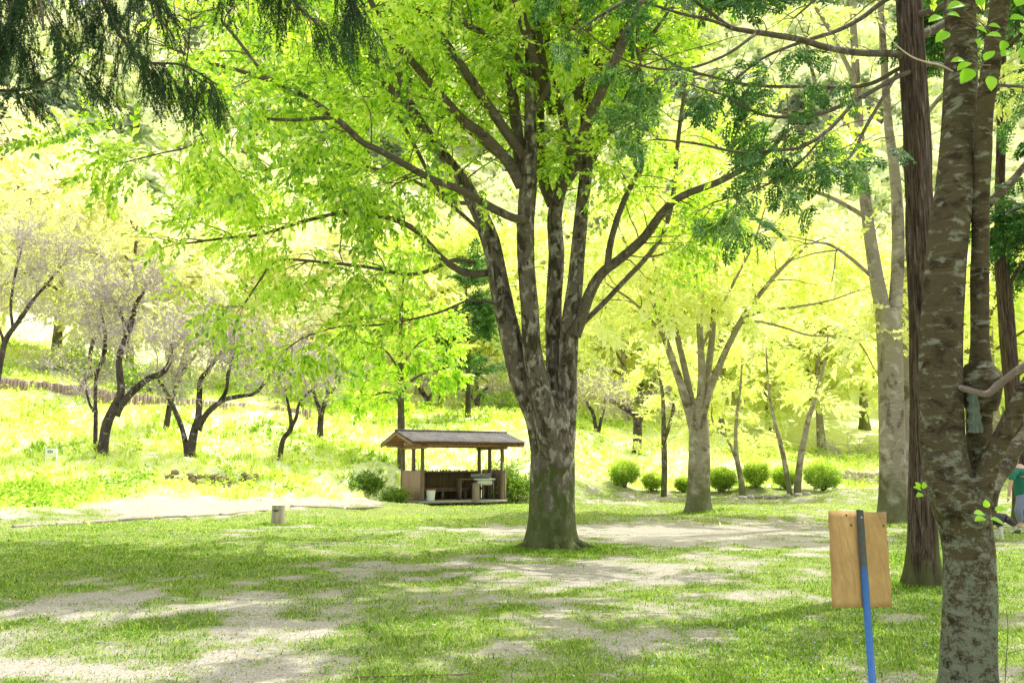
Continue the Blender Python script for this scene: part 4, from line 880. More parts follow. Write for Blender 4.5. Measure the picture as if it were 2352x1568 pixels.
slim('tall slender tree with large drooping leaves rising behind the shelter', 39, [[(921, 1120, 9), (921, 1060, 9), (921, 1000, 8.5), (920, 940, 8), (919, 870, 7), (918, 800, 6), (920, 700, 4), (925, 620, 2)], [(922, 900, 3.5), (950, 870, 3), (990, 850, 2)], [(920, 930, 3), (890, 900, 2.5), (850, 905, 2)], [(921, 840, 3), (960, 790, 2), (1000, 770, 1.5)], [(918, 850, 3), (880, 800, 2), (830, 780, 1.5)]], BL, LG, 1.7, 1.8, .55, 'broadleaf_tree', SPL, .8, None, None, .95, .25)
slim('dark evergreen seen between the shelter tree and the big central trunk', 52, [[(1075, 960, 7), (1075, 880, 6), (1075, 800, 5), (1072, 720, 3), (1070, 660, 1)]], BC, LH, 2.0, 2.2, .4, 'conifer_tree', HN, 1.0, lambda s: (fbm(s[:, 0]*.9, s[:, 2]*1.3, 2, 6) > .48), None, 3.2, .15)

# ------------------------------------------------------------------ trees behind
def proto_tree(name, h, cr, lm, seed, T=SPC, n=9, ss=1., bark=BZ2, flat=.6, z0=.25):
    root = thing(name, 'tree', 'tree', (0, 0, 0)); g = np.random.default_rng(seed); ls = []
    P, R = spline(np.array([[0, 0, -.3], [.05, 0, h*.15], [.1, .1, h*.4], [0, .1, h*.7], [0, 0, h*.93]]), np.array([.26, .2, .15, .09, .03])*h/9, 5)
    mb = MB(); tube(mb, P, R, 12, .08, 4, seed, True, .3); mb.build('trunk', bark, root)
    tb = MB()
    for i in range(n):
        t = z0+(1-z0)*(i+.5)/n*.85; a = i*2.4+g.normal(0, .3); w = math.sin(PI*min(1, .22+.75*(i+.5)/n))**.7*cr
        s = np.array([.05, .05, h*t]); e = s+np.array([w*math.cos(a), w*math.sin(a), h*.10+g.normal(0, .3)])
        p, r = spline(np.array([s, (s+e)/2+[0, 0, h*.05], e]), np.array([.07, .05, .02])*h/9, 4); ls.append((p, r)); tube(tb, p, r, 6)
    leaf = MB(); ls.append((P[-8:], R[-8:]))
    foliate(ls, leaf, tb, 1.0, 1.9*h/10, 4, 1.2*h/10, 3, T, .55, ss, .15, flat, .1, .03, .025, 3, None, .4, .6)
    tb.build('limbs', TB, root); leaf.build('crown', lm, root)
    return root
used = {}
def put(root, x, y, s, rz, label, group):
    if root.name not in used: used[root.name] = 1; o = root
    else:
        o = root.copy(); C.objects.link(o)
        for ch in list(root.children):
            c = ch.copy(); C.objects.link(c); c.parent = o
    o.location = (x, y, h1(x, y)-.05); o.scale = (s, s, s); o.rotation_euler = (0, 0, rz); o['label'] = label; o['group'] = group
    return o
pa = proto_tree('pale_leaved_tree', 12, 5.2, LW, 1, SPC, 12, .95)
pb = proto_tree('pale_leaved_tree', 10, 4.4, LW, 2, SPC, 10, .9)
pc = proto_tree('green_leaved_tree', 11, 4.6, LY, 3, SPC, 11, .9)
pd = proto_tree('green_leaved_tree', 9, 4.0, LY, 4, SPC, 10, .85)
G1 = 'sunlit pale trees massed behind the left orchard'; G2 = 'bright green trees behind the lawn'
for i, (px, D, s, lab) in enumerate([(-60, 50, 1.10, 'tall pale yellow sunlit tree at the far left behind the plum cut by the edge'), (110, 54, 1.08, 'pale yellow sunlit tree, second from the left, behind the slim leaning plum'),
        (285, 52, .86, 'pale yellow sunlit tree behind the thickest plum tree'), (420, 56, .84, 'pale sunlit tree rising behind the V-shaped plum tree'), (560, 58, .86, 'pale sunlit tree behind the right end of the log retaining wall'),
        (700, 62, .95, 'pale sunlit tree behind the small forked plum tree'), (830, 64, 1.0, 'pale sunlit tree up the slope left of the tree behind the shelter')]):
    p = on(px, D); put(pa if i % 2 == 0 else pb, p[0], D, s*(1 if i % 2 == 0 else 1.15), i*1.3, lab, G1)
for i, (px, D, s, lab) in enumerate([(960, 68, 1.1, 'bright green tree up the slope behind the slender shelter tree'), (1090, 72, 1.25, 'bright green tree behind the dark evergreen'), (1190, 64, .9, 'bright green tree hidden mostly behind the left stem of the central tree'),
        (1330, 70, 1.15, 'bright green tree just right of the central trunk, far behind'), (1440, 62, 1.0, 'bright green tree behind the dark Y-shaped orchard tree'), (1560, 70, 1.3, 'bright green tree high behind the slim crooked tree'),
        (1660, 60, .95, 'bright green tree behind the crown of the forked tree'), (1770, 68, 1.2, 'bright green tree behind the narrow V of pale trunks'), (1890, 60, 1.05, 'bright green tree beyond the rightmost round bush'),
        (1990, 72, 1.4, 'bright green tree far behind the tall pale trunk'), (2130, 62, 1.2, 'bright green tree far behind the reddish cedar'), (2300, 52, 1.15, 'bright green tree at the far right behind the edge trunk'), (2440, 60, 1.3, 'bright green tree filling the right border in the distance')]):
    p = on(px, D); put(pc if i % 2 == 0 else pd, p[0], D, s*(1 if i % 2 == 0 else 1.15), i*1.9+.4, lab, G2)

# undergrowth at the foot of the wood
def shrub(name, label, px, D, w, h, lm, tw, group=None, n=240, T=SPB, ss=.6, vb=.5, dens=1.):
    base = on(px, D); t = thing(name, label, 'bush', base, group); leaf = MB(); twig = MB()
    s = np.tile(base, (26, 1)); a = rng.uniform(0, 2*PI, 26); d = np.stack([np.cos(a)*w, np.sin(a)*w, np.full(26, h)*rng.uniform(.5, 1.3, 26)], 1)
    P, R = grow(s, d, np.linalg.norm(d*[.5, .5, .9], axis=1)*.95, .02, 6, .15, .02); tubes(twig, P, R, 4)
    s2, d2, *_ = kids(P, 10, .35, 1, .9, .5, .2); P2, R2 = grow(s2, d2, .3*h*rng.uniform(.5, 1.2, len(s2)), .008, 4, .2); tubes(twig, P2, R2, 3)
    s3, d3, *_ = kids(P2, max(1, int(3*dens)), .3, 1, .9, .5, .2)
    if dens < 1: k = rng.random(len(s3)) < dens; s3, d3 = s3[k], d3[k]
    place_sprays(leaf, T, s3, d3, ss, vb, .2)
    twig.build('branches', tw, t, base); leaf.build('foliage', lm, t, base); return t
shrub('bush', 'dense dark green bush against the right end of the shelter', 1184, 37.6, .8, 1.5, LB, TB, None, vb=.25, ss=.45, dens=1)
shrub('bush', 'grey-green bush behind the slim leaning plum at the log wall', 200, 50, 3, 2.2, LB, TW, 'shrubs along the bank', ss=.6)
shrub('bush', 'dark green low bush behind the V-shaped plum, above the log wall', 350, 46, 3.2, 1.8, LB, TB, 'shrubs along the bank', vb=.2, ss=.6)
shrub('bush', 'brown and green hedge-like bush above the right half of the log wall', 590, 52, 4.5, 2.2, LB, TB, 'shrubs along the bank', vb=.4, ss=.6)
shrub('bush', 'loose bush at the end of the log wall near the short dark plum', 720, 54, 3.5, 2.4, LB, TW, 'shrubs along the bank', vb=.5, ss=.6)
shrub('bush', 'low twiggy bush behind the shelter roof, far up the bank', 1130, 60, 4.5, 2.0, LB, TW, 'shrubs along the bank', vb=.4, ss=.6)
shrub('bush', 'bare purple-brown twiggy bush left of the tree behind the shelter', 890, 50, 2.2, .8, LP, plain('twig_purple', (.46, .30, .33), .9, .3), 'shrubs along the bank', ss=.3, dens=.3)
shrub('brush_pile', 'heap of bare grey branches left of the tall pale trunk', 1950, 55, 3.6, 2.3, LP, TW, None, ss=.3, dens=.15)
shrub('bush', 'scrubby green bush in the sun between sapling and V of pale trunks', 1735, 52, 3.2, 1.0, LY, TW, 'shrubs along the bank', vb=.4, ss=.5)
shrub('bush', 'scrub with bare twigs behind the stems of the nearest tree', 2250, 46, 3.0, 3.0, LY, TW, 'shrubs along the bank', vb=.5, ss=.5, dens=.5)
shrub('bush', 'grey dry shrub up the slope at the far left', 75, 47, 1.6, 1.7, LP, TW, 'shrubs along the bank', ss=.4, dens=.3)
shrub('bush', 'low undergrowth on the bank just left of the shelter, bank shade put into its dark leaves', 825, 36.0, 1.7, .35, LB, TB, None, vb=.02, ss=.35)  # real growth, but the bank's shadow is put into its leaf tone
shrub('bush', 'leafy dark weeds growing against the left panel of the shelter', 905, 34.3, .45, .65, LB, TB, None, ss=.28, vb=.2)

# clipped round bushes
def round_bush(label, px, py, rpx, D, hr=.85, seed=0):
    base = on(px, D); r_ = .84*rpx/ppm(D)*(1+.12*math.sin(seed*2.3)); t = thing('round_bush', label, 'bush', base, 'clipped round bushes at the back of the lawn')
    g = np.random.default_rng(seed+900); n = int(2600*min(1, rpx/28)); u = nrm(g.normal(0, 1, (n, 3))); u[:, 2] = u[:, 2]*.9
    rad = r_*(1+.42*(fbm(u[:, 0]*2.2+seed, u[:, 1]*2.2+u[:, 2]*2.6, 3, seed)-.5)*2)*g.uniform(.66, 1.10, n)*np.where(g.random(n) < .03, 1.22, 1)
    zc = base[2]+r_*hr+.16; s = np.array([base[0], base[1], zc])+u*rad[:, None]*[1, 1, hr]
    s = s[s[:, 2] > base[2]+.14]; u = nrm(s-np.array([base[0], base[1], zc]))
    leaf = MB(); top = np.clip((s[:, 2]-zc)/r_, -1, 1)  # sunlit tops painted in: leaf tone lightens with height
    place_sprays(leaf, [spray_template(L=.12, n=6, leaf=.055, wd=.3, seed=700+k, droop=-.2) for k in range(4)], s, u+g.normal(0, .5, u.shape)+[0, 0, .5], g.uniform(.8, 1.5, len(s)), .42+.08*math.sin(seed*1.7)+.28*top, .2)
    st = MB(); a = g.uniform(0, 2*PI, 16); d = np.stack([np.cos(a)*.7, np.sin(a)*.7, np.ones(16)], 1); P, R = grow(np.tile(base, (16, 1))-[0, 0, .05], d, r_*1.2, .018, 5, .1); tubes(st, P, R, 5)
    st.build('stems', TB, t, base); leaf.build('foliage', LB, t, base)
for i, (l, px, py, r_, D) in enumerate([('round bush on bare stems, farthest left of the row', 1434, 1090, 34, 42), ('smallest round bush, second from the left', 1497, 1098, 19, 42), ('small round bush showing left of the forked tree trunk', 1567, 1100, 17, 42),
        ('low round bush right of the forked tree trunk', 1657, 1098, 28, 42), ('dark round bush just right of the sapling', 1736, 1098, 31, 42), ('round bush behind the V of pale trunks', 1802, 1098, 31, 43), ('largest and brightest clipped bush, farthest right of the row', 1888, 1094, 37, 42)]):
    round_bush(l, px, py, r_, D, .86, i)

# ------------------------------------------------------------------ forested hillside (one far mass)
leaf = MB(); g = rng
n = 2300; y = rng.uniform(74, 290, n)**1; x = rng.uniform(-.8, .8, n)*y; z = hgt(x, y)
kind = fbm(x*.028, y*.028, 3, 61)+rng.normal(0, .10, n)
for i in range(n):
    con = kind[i] < .36; R_ = rng.uniform(2.6, 4.4)*(.62 if con else 1); hh = rng.uniform(4.5, 7) if con else rng.uniform(2.8, 4.5)
    m = int(150 if y[i] > 140 else 240)
    u = nrm(rng.normal(0, 1, (m, 3))); u[:, 2] = np.abs(u[:, 2])*1.3-.35
    rr = rng.uniform(.75, 1.05, m)*(1+.4*(fbm(u[:, 0]*2+i, u[:, 1]*2+u[:, 2]*2, 2, 8)-.5))
    w = np.clip(1.15-u[:, 2], .1, 1) if con else 1
    p = np.stack([x[i]+u[:, 0]*R_*rr*w, y[i]+u[:, 1]*R_*rr*w, z[i]+1.5+hh*.45+u[:, 2]*hh*rr], 1)
    q = leafset(p, nrm(rng.normal(0, 1, (m, 3))+[0, 0, -.3]), nrm(u+rng.normal(0, .5, (m, 3))), rng.uniform(.6, 1.25, m)*(1+y[i]/260), .42, .3)
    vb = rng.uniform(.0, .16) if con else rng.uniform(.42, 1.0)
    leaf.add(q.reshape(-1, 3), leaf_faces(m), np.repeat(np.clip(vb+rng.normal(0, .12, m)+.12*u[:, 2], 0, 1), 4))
o = leaf.build('hillside_forest', LF_); tag(o, 'steep mountainside of green and dark trees filling the background, haze put into their pale leaf colour', 'forest', kind='stuff')
# ------------------------------------------------------------------ small shelter
TH = math.radians(30); DS = 34.6
o0 = on(970, DS); o0[2] = zt(1150, DS)-.02
ex = np.array([math.cos(TH), math.sin(TH), 0]); ey = np.array([-math.sin(TH), math.cos(TH), 0])
def S3(x, y, z): return o0+ex*x+ey*y+np.array([0, 0, z])
sh = thing('shelter', 'small open-sided wooden park shelter with a sheet roof and bamboo back fence', 'shelter', S3(1.7, .9, 0))
sb = S3(1.7, .9, 0)
WP = wood_mat('wood_post', (.30, .235, .17), (.12, .09, .065), (18, 18, 2)); WB = wood_mat('wood_beam', (.46, .30, .19), (.20, .12, .08), (4, 4, 30)); WR = wood_mat('wood_red', (.42, .20, .12), (.2, .09, .06), (14, 14, 3))
WPK = wood_mat('wood_panel', (.62, .45, .36), (.40, .27, .20), (16, 16, 1.5)); BMB = wood_mat('bamboo_old', (.24, .175, .095), (.06, .04, .025), (30, 30, 1.2))
m, nt, out = mat('roof_weathered_dappled'); n1 = noise(nt, coords(nt), 2.2, 6, .7, .4); n2 = noise(nt, coords(nt, (1, 1, 1)), 30., 4, .7)
cc = mix(nt, ramp(nt, n1, [(.38, (0, 0, 0)), (.62, (1, 1, 1))]), (.05, .05, .055), (.14, .125, .12)); cc = mix(nt, ramp(nt, n2, [(.5, (0, 0, 0)), (.75, (1, 1, 1))]), cc, (.26, .23, .20)); princ(nt, out, cc, .7, n2, .6, .02, .3); RF = m  # weathering tones, with pale speckles painting sun dapple onto the sheet
CONC = plain('concrete', (.38, .36, .34), .9, .2, 8)
LX, LY_ = 3.45, 1.85
for x, y, nm in ((0, 0, 0), (.05, .95, 1), (0, LY_, 2), (LX, 0, 3), (LX-.05, .95, 4), (LX-.05, LY_, 5)):
    mb = MB(); P = np.array([S3(x, y, -.1), S3(x+.01, y, .9), S3(x, y, 2.14 if y != .95 else 2.45)]); p, r = spline(P, np.array([.085, .08, .072]), 4); tube(mb, p, r, 12, .05, 0, nm); mb.build('post', WP, sh, sb, True)
for y, z, x0, x1, r_ in ((0, 2.12, -.75, LX+.95, .07), (LY_, 2.10, -.7, LX+.6, .065), (.95, 2.44, -.6, LX+.6, .06)):
    mb = MB(); p, r = spline(np.array([S3(x0, y-.02, z), S3(1.7, y-.02, z+.01), S3(x1, y-.02, z)]), np.array([r_, r_, r_*.9]), 4); tube(mb, p, r, 12, .04, 0, 3); mb.build('purlin', WB, sh, sb, True)
for x in (0, LX):
    mb = MB(); p, r = spline(np.array([S3(x, -.35, 2.02), S3(x, .9, 2.02), S3(x, LY_+.25, 2.02)]), np.array([.06, .06, .06]), 3); tube(mb, p, r, 10, .04); mb.build('tie_beam', WB, sh, sb, True)
# roof: two slopes of corrugated sheet
def slope(y0, z0, y1, z1, name, m, xa=-.72, xb=LX+.72, th=.035, amp=.012, n=120):
    mb = MB(); xs_ = np.linspace(xa, xb, n); V = []
    for x in xs_:
        w = amp*math.sin(x*2*PI/.076*.5)
        V += [S3(x, y0, z0+w), S3(x, (y0+y1)/2, (z0+z1)/2+w), S3(x, y1, z1+w), S3(x, y0, z0+w-th), S3(x, (y0+y1)/2, (z0+z1)/2+w-th), S3(x, y1, z1+w-th)]
    f = []
    for i in range(n-1):
        a, b = i*6, i*6+6; f += [(a, b, b+1, a+1), (a+1, b+1, b+2, a+2), (a+3, a+4, b+4, b+3), (a+4, a+5, b+5, b+4), (a, a+3, b+3, b), (a+2, b+2, b+5, a+5)]
    for a in (0, (n-1)*6): f += [(a, a+1, a+4, a+3), (a+1, a+2, a+5, a+4)]
    mb.add(V, f); return mb.build(name, m, sh, sb)
ROOF = slope(-.62, 2.24, .93, 2.66, 'roof', RF); slope(2.45, 2.18, .93, 2.64, 'roof', RF)
slope(-.60, 2.19, .93, 2.60, 'roof_boards', WR, -.68, LX+.68, .02, 0, 4); slope(2.42, 2.13, .93, 2.58, 'roof_boards', WR, -.68, LX+.68, .02, 0, 4)
mb = MB(); p, r = spline(np.array([S3(-.74, .93, 2.67), S3(1.7, .93, 2.68), S3(LX+.74, .93, 2.67)]), np.array([.05, .05, .05]), 3); tube(mb, p, r, 8); mb.build('ridge_cap', RF, ROOF, sb)
def bar(a, b, w, h, name, m, bev=.006, par=None):
    a = np.array(a); b = np.array(b); d = b-a; L = np.linalg.norm(d); d /= L; s = nrm(np.cross(d, (0, 0, 1)) if abs(d[2]) < .95 else np.cross(d, ex)); u = np.cross(s, d)
    mb = MB(); V = [a+s*i*w/2+u*j*h/2 for i, j in ((-1, -1), (1, -1), (1, 1), (-1, 1))]+[b+s*i*w/2+u*j*h/2 for i, j in ((-1, -1), (1, -1), (1, 1), (-1, 1))]
    mb.add(V, [(0, 1, 2, 3), (4, 7, 6, 5), (0, 4, 5, 1), (1, 5, 6, 2), (2, 6, 7, 3), (3, 7, 4, 0)]); return mb.build(name, m, par or sh, sb)
for xx in (-.70, LX+.66):
    bar(S3(xx, -.60, 2.13), S3(xx, .92, 2.55), .05, .10, 'bargeboard', WB, par=ROOF); bar(S3(xx, 2.42, 2.08), S3(xx, .95, 2.53), .05, .10, 'bargeboard', WB, par=ROOF)
for i in range(9):
    mb = MB(); x = -.45+i*.55
    for a, b in ((S3(x, -.58, 2.13), S3(x, .9, 2.535)),):
        d = b-a; mb.add([a+ex*.03, a-ex*.03, b-ex*.03, b+ex*.03, a+ex*.03-[0, 0, .07], a-ex*.03-[0, 0, .07], b-ex*.03-[0, 0, .07], b+ex*.03-[0, 0, .07]], [(0, 1, 2, 3), (4, 7, 6, 5), (0, 4, 5, 1), (0, 3, 7, 4), (1, 5, 6, 2), (2, 6, 7, 3)])
    mb.build('rafter', WR, ROOF, sb)
# bamboo back fence: every cane upright, tied to a rail
mb = MB(); x = .1
i = 0
while x < LX-.1:
    r_ = random.uniform(.017, .026); P = np.array([S3(x, LY_-.1+random.uniform(-.01, .01), -.02), S3(x+random.uniform(-.01, .01), LY_-.1, random.uniform(1.10, 1.18))]); tube(mb, P, np.array([r_, r_*.92]), 7); x += r_*1.85; i += 1
BFN = mb.build('bamboo_fence', BMB, sh, sb, True)
for z in (.42, 1.08): bar(S3(.0, LY_-.16, z), S3(LX, LY_-.16, z), .04, .06, 'rail', WP, par=BFN)
mb = MB(); y = .06
while y < LY_-.05:
    w = .17; mb.box(S3(-.04, y+w/2, .56), (.022, w-.008, 1.16+random.uniform(-.02, .02)), rz=TH); y += w
mb.build('side_panel', WPK, sh, sb)
mb = MB(); y = .2
while y < LY_-.05:
    w = .17; mb.box(S3(LX+.11, y+w/2, .58), (.022, w-.008, 1.2+random.uniform(-.02, .02)), rz=TH); y += w
mb.build('side_panel', WP, sh, sb)
mb = MB(); mb.box(S3(LX+.13, -.02, .6), (.06, .05, 1.2), rz=TH); mb.build('side_panel', WPK, sh, sb)
mb = MB(); mb.box(S3(LX/2, LY_/2, -.03), (LX+.3, LY_+.3, .08), rz=TH, bev=.015); mb.build('floor_slab', CONC, sh, sb)
mb = MB(); mb.box(S3(LX+.0, -.09, 1.30), (.05, .012, .34), rz=TH); mb.build('notice_strip', plain('paint_white', (.75, .74, .70), .6, .1), sh, sb)
mb = MB(); mb.box(S3(.10, .55, 1.28), (.03, .02, .34), rz=TH); mb.build('notice_strip', plain('paint_white2', (.72, .70, .68), .6, .1), sh, sb)
mb = MB(); mb.box(S3(LX/2, LY_-.045, .56), (LX-.1, .02, 1.10), rz=TH); mb.build('shade_backing', plain('shade_dark', (.05, .04, .028), .9, .3, 6), BFN, sb)  # dark sheet added behind the canes to deepen the shelter's inner shade
# bench
b = S3(1.45, 1.35, 0); be = thing('bench', 'low plank bench running along the bamboo fence inside the shelter', 'bench', b)
mb = MB(); mb.box(S3(1.5, 1.42, .44), (2.3, .34, .05), rz=TH, bev=.008); mb.build('seat', WP, be, b)
mb = MB(); mb.box(S3(1.5, 1.28, .36), (2.2, .04, .09), rz=TH); mb.build('apron', WP, be, b)
for x in (.5, 1.5, 2.5): mb = MB(); mb.box(S3(x, 1.42, .205), (.10, .3, .41), rz=TH); mb.build('leg', WP, be, b)
# sink on a stand
c = S3(2.92, .55, 0); sk = thing('sink', 'white outdoor sink on thin steel legs at the right end of the shelter', 'sink', c)
WH = plain('sink_white', (.72, .74, .68), .4, .08, 6); ST = plain('steel_dull', (.28, .30, .29), .4, .2, 12, .7)
mb = MB(); mb.box(c+[0, 0, .80], (.86, .5, .06), rz=TH-.3, bev=.012); mb.build('counter', WH, sk, c)
mb = MB(); mb.box(c+ex*.02+[0, 0, .67], (.62, .40, .20), rz=TH-.3, bev=.04); mb.build('basin', WH, sk, c)
mb = MB(); mb.box(c+ey*.22+[0, 0, .93], (.84, .03, .20), rz=TH-.3, bev=.008); mb.build('splashback', ST, sk, c)
for i, (a, b_) in enumerate(((-.36, -.18), (.36, -.18), (-.36, .18), (.36, .18))):
    mb = MB(); q = c+rot([[a, b_, 0]], rz=TH-.3)[0]; tube(mb, np.array([q, q+[0, 0, .77]]), np.array([.016, .016]), 8); mb.build('leg', ST, sk, c, True)
mb = MB(); q = c+ey*.1; p, r = spline(np.array([q+[0, 0, .8], q+[0, 0, 1.05], q-ey*.05+[0, 0, 1.16], q-ey*.18+[0, 0, 1.14], q-ey*.2+[0, 0, 1.05]]), np.array([.016]*5), 5); tube(mb, p, r, 8); mb.build('faucet', ST, sk, c, True)
mb = MB(); tube(mb, np.array([c+[0, 0, .57], c+[0, 0, .2], c+ey*.05+[.03, 0, .0]]), np.array([.022, .022, .022]), 8); mb.build('drain_pipe', ST, sk, c, True)
mb = MB(); q = S3(2.25, .75, 0); 
tb_ = thing('table', 'dark narrow wooden shelf table left of the sink inside the shelter', 'table', q)
mb.box(q+[0, 0, .80], (.75, .45, .04), rz=TH, bev=.008); mb.build('tabletop', WP, tb_, q)
for a in (-.32, .32):
    mb = MB(); mb.box(q+ex*a+[0, 0, .39], (.05, .36, .78), rz=TH); mb.build('leg', WP, tb_, q)
def log_end(name, label, cat, c, r_, h, m, topm, group=None, rough=.05, taper=1.1, tilt=(0, 0)):
    t = thing(name, label, cat, c, group); mb = MB()
    P = np.array([c+[0, 0, -.08], c+[tilt[0]*.5, 0, h*.5], c+[tilt[0], tilt[1], h]]); p, r = spline(P, np.array([r_*taper, r_*1.02, r_]), 6); tube(mb, p, r, 26, rough, 0, int(c[0]*7) % 50, cap=False)
    mb.build('side', m, t, c, True)
    mb = MB(); V = [P[-1]+[0, 0, .002]]; n = 26
    for k in (.5, 1.): V += [P[-1]+np.array([math.cos(a)*r_*k*.99, math.sin(a)*r_*k*.99, .002-.004*k]) for a in np.arange(n)*2*PI/n]
    f3 = [(0, 1+i, 1+(i+1) % n) for i in range(n)]; f4 = [(1+i, 1+n+i, 1+n+(i+1) % n, 1+(i+1) % n) for i in range(n)]
    n0 = mb.n; mb.add(V, f3); mb.Fq.append(np.array(f4)+n0); mb.build('cut_top', topm, t, c); return t
CUT = wood_mat('wood_cut', (.74, .66, .52), (.5, .42, .3), (30, 30, 30), .3)
LOGM = wood_mat('wood_weathered', (.56, .50, .40), (.26, .22, .16), (22, 22, 2), .8)
log_end('log_stool', 'short upright log used as a stool in front of the shelter sink', 'stool', S3(2.22, -.12, 0), .14, .66, wood_mat('wood_stool', (.40, .34, .27), (.2, .16, .12), (20, 20, 2)), CUT)
q = S3(.35, -.02, 0); bk_ = thing('bucket', 'white ribbed plastic bucket with red lid beside the left front shelter post', 'bucket', q)
mb = MB(); p, r = spline(np.array([q, q+[0, 0, .2], q+[0, 0, .42]]), np.array([.14, .16, .185]), 3); tube(mb, p, r, 22); mb.build('body', plain('plastic_white', (.75, .77, .78), .5, .1, 12), bk_, q, True)
mb = MB(); p, r = spline(np.array([q+[0, 0, .425], q+[0, 0, .46]]), np.array([.20, .19]), 2); tube(mb, p, r, 22); mb.build('lid', plain('plastic_red', (.30, .06, .05), .5, .2, 12), bk_, q)
q = S3(-.45, 1.1, 0); 

# ------------------------------------------------------------------ stump post with a slot, low log edging, log wall, stone faces
sc_ = on(643, 23.6); sp_ = log_end('stump_post', 'short weathered wooden post with a dark slot cut near its top', 'post', sc_, .165, .50, LOGM, CUT)
mb = MB(); a0 = -PI/2-.15; V = []
for i in range(9):
    a = a0-.42+.84*i/8; dz = -.02*math.sin(PI*i/8); V += [sc_+np.array([math.cos(a)*.178, math.sin(a)*.178, .395+dz*.3]), sc_+np.array([math.cos(a)*.178, math.sin(a)*.178, .365+dz])]
mb.add(V, [(2*i, 2*i+1, 2*i+3, 2*i+2) for i in range(8)]); mb.build('slot', plain('slot_dark', (.05, .055, .035), .9, .2), sp_, sc_)
segs = [((28, 1211), (125, 1206)), ((128, 1206), (188, 1202)), ((190, 1202), (268, 1197)), ((272, 1196), (352, 1192)), ((355, 1191), (420, 1187)), ((424, 1188), (500, 1183)), ((505, 1183), (615, 1172)), ((668, 1164), (790, 1167)), ((795, 1168), (880, 1166))]
names_ = ['half-buried weathered log edging at the far left, mostly under grass', 'second weathered edging log from the left', 'third edging log from the left, pale in the sun', 'edging log left of the middle of the row', 'edging log in the middle of the row with grass in front', 'edging log right of the middle of the row', 'edging log ending just left of the slotted post', 'grey edging log just right of the slotted post', 'edging log farthest right, toward the shelter']
def ground_pt(px, py):
    lo, hi = 5., 60.
    for D in np.linspace(6, 70, 1300):
        p = at(px, py, D)
        if p[2] <= h1(p[0], p[1]): return p
    return at(px, py, 24)
for (a, b_), nm in zip(segs, names_):
    A, B = ground_pt(*a), ground_pt(*b_); A[2] = h1(A[0], A[1])+.012; B[2] = h1(B[0], B[1])+.012; mid = (A+B)/2
    mb = MB(); p, r = spline(np.array([A, mid+[0, 0, .005], B]), np.array([.05, .055, .045]), 6); tube(mb, p, r, 14, .22, 0, int(a[0]) % 40)
    o = mb.build('edging_log', LOGM, None, mid, True); tag(o, nm, 'log', 'logs edging the left side of the lawn')
# palisade of short upright logs
pts = [(-60, 43.3), (0, 43.2), (100, 43.1), (200, 42.8), (300, 42.5), (400, 43.6), (500, 45.2), (560, 46.2), (640, 46.6), (720, 47.2)]
mbp = MB(); tp = MB(); pal = None
PXs = np.array([p[0] for p in pts]); DDs = np.array([p[1] for p in pts]); topy = np.interp
x = -60.
Wt = {0: 866, 200: 889, 300: 903, 400: 914, 560: 926, 720: 937}
px_ = -60.
while px_ < 716:
    D = np.interp(px_, PXs, DDs)-.35; zt_ = zt(np.interp(px_, [-60, 0, 100, 200, 300, 400, 560, 720], [860, 868, 878, 890, 905, 915, 928, 940]), D)+random.uniform(-.04, .04)
    p = at(px_, HOR, D); g0 = h1(p[0], D)-.3; r_ = random.uniform(.075, .10)
    tube(mbp, np.array([[p[0], D, g0], [p[0]+random.uniform(-.02, .02), D, zt_]]), np.array([r_, r_*.95]), 9)
    px_ += r_*2.05*ppm(D)
base = on(330, 42.2); pw_ = thing('retaining_wall', 'low retaining wall of upright logs crossing the left bank behind the plum trees', 'wall', base)
mbp.build('logs', wood_mat('wood_palisade', (.52, .40, .34), (.24, .17, .14), (14, 14, 1.5), .8), pw_, base, True)
# dry stone faces
STN = plain('stone', (.34, .31, .27), .9, .4, 5, 0, .2, .5)
def stone_mesh(c, s, seed):
    g = np.random.default_rng(seed); nu, nv = 9, 7; V = []
    for j in range(nv):
        th = PI*j/(nv-1)
        for i in range(nu):
            a = 2*PI*i/nu; d = np.array([math.sin(th)*math.cos(a), math.sin(th)*math.sin(a), math.cos(th)]); d = np.sign(d)*np.abs(d)**.8
            V.append(c+d*np.array(s)*(1+g.uniform(-.16, .16)))
    f = [(j*nu+i, (j+1)*nu+i, (j+1)*nu+(i+1) % nu, j*nu+(i+1) % nu) for j in range(nv-1) for i in range(nu)]
    return V, f
def stone_face(label, line, rows, m, seed, big=1.):
    base = on(*line[0]); t = thing('stone_wall', label, 'wall', base); mb = MB(); k = 0
    for j in range(rows):
        px_ = line[0][0]
        while px_ < line[-1][0]:
            D = np.interp(px_, [l[0] for l in line], [l[1] for l in line]); r_ = random.uniform(.13, .26)*big
            if random.random() < (0 if big == 1 else .3): px_ += r_*2*ppm(D); continue
            p = at(px_, HOR, D); z0 = h1(p[0], D-.5)
            V, f = stone_mesh(np.array([p[0], D-.1+random.uniform(-.08, .08), z0+.1+j*.26*big+random.uniform(-.05, .05)]), (r_, .16, random.uniform(.11, .15)*big), k+seed); mb.add(V, f); k += 1
            px_ += r_*1.9*ppm(D)
    mb.build('stones', m, t, base); return t
stone_face('crumbling low stone face under the left bank, behind the pale gravel', [(375, 31.1), (600, 32.4)], 3, plain('stone_brown', (.24, .19, .14), .9, .5, 5, 0, .2, .5), 10, .6)
stone_face('sunlit low dry stone wall behind the rightmost clipped bush', [(1880, 46.9), (2352, 47.8)], 4, plain('stone_pale', (.50, .45, .36), .9, .35, 5, 0, .2, .5), 400, .7)
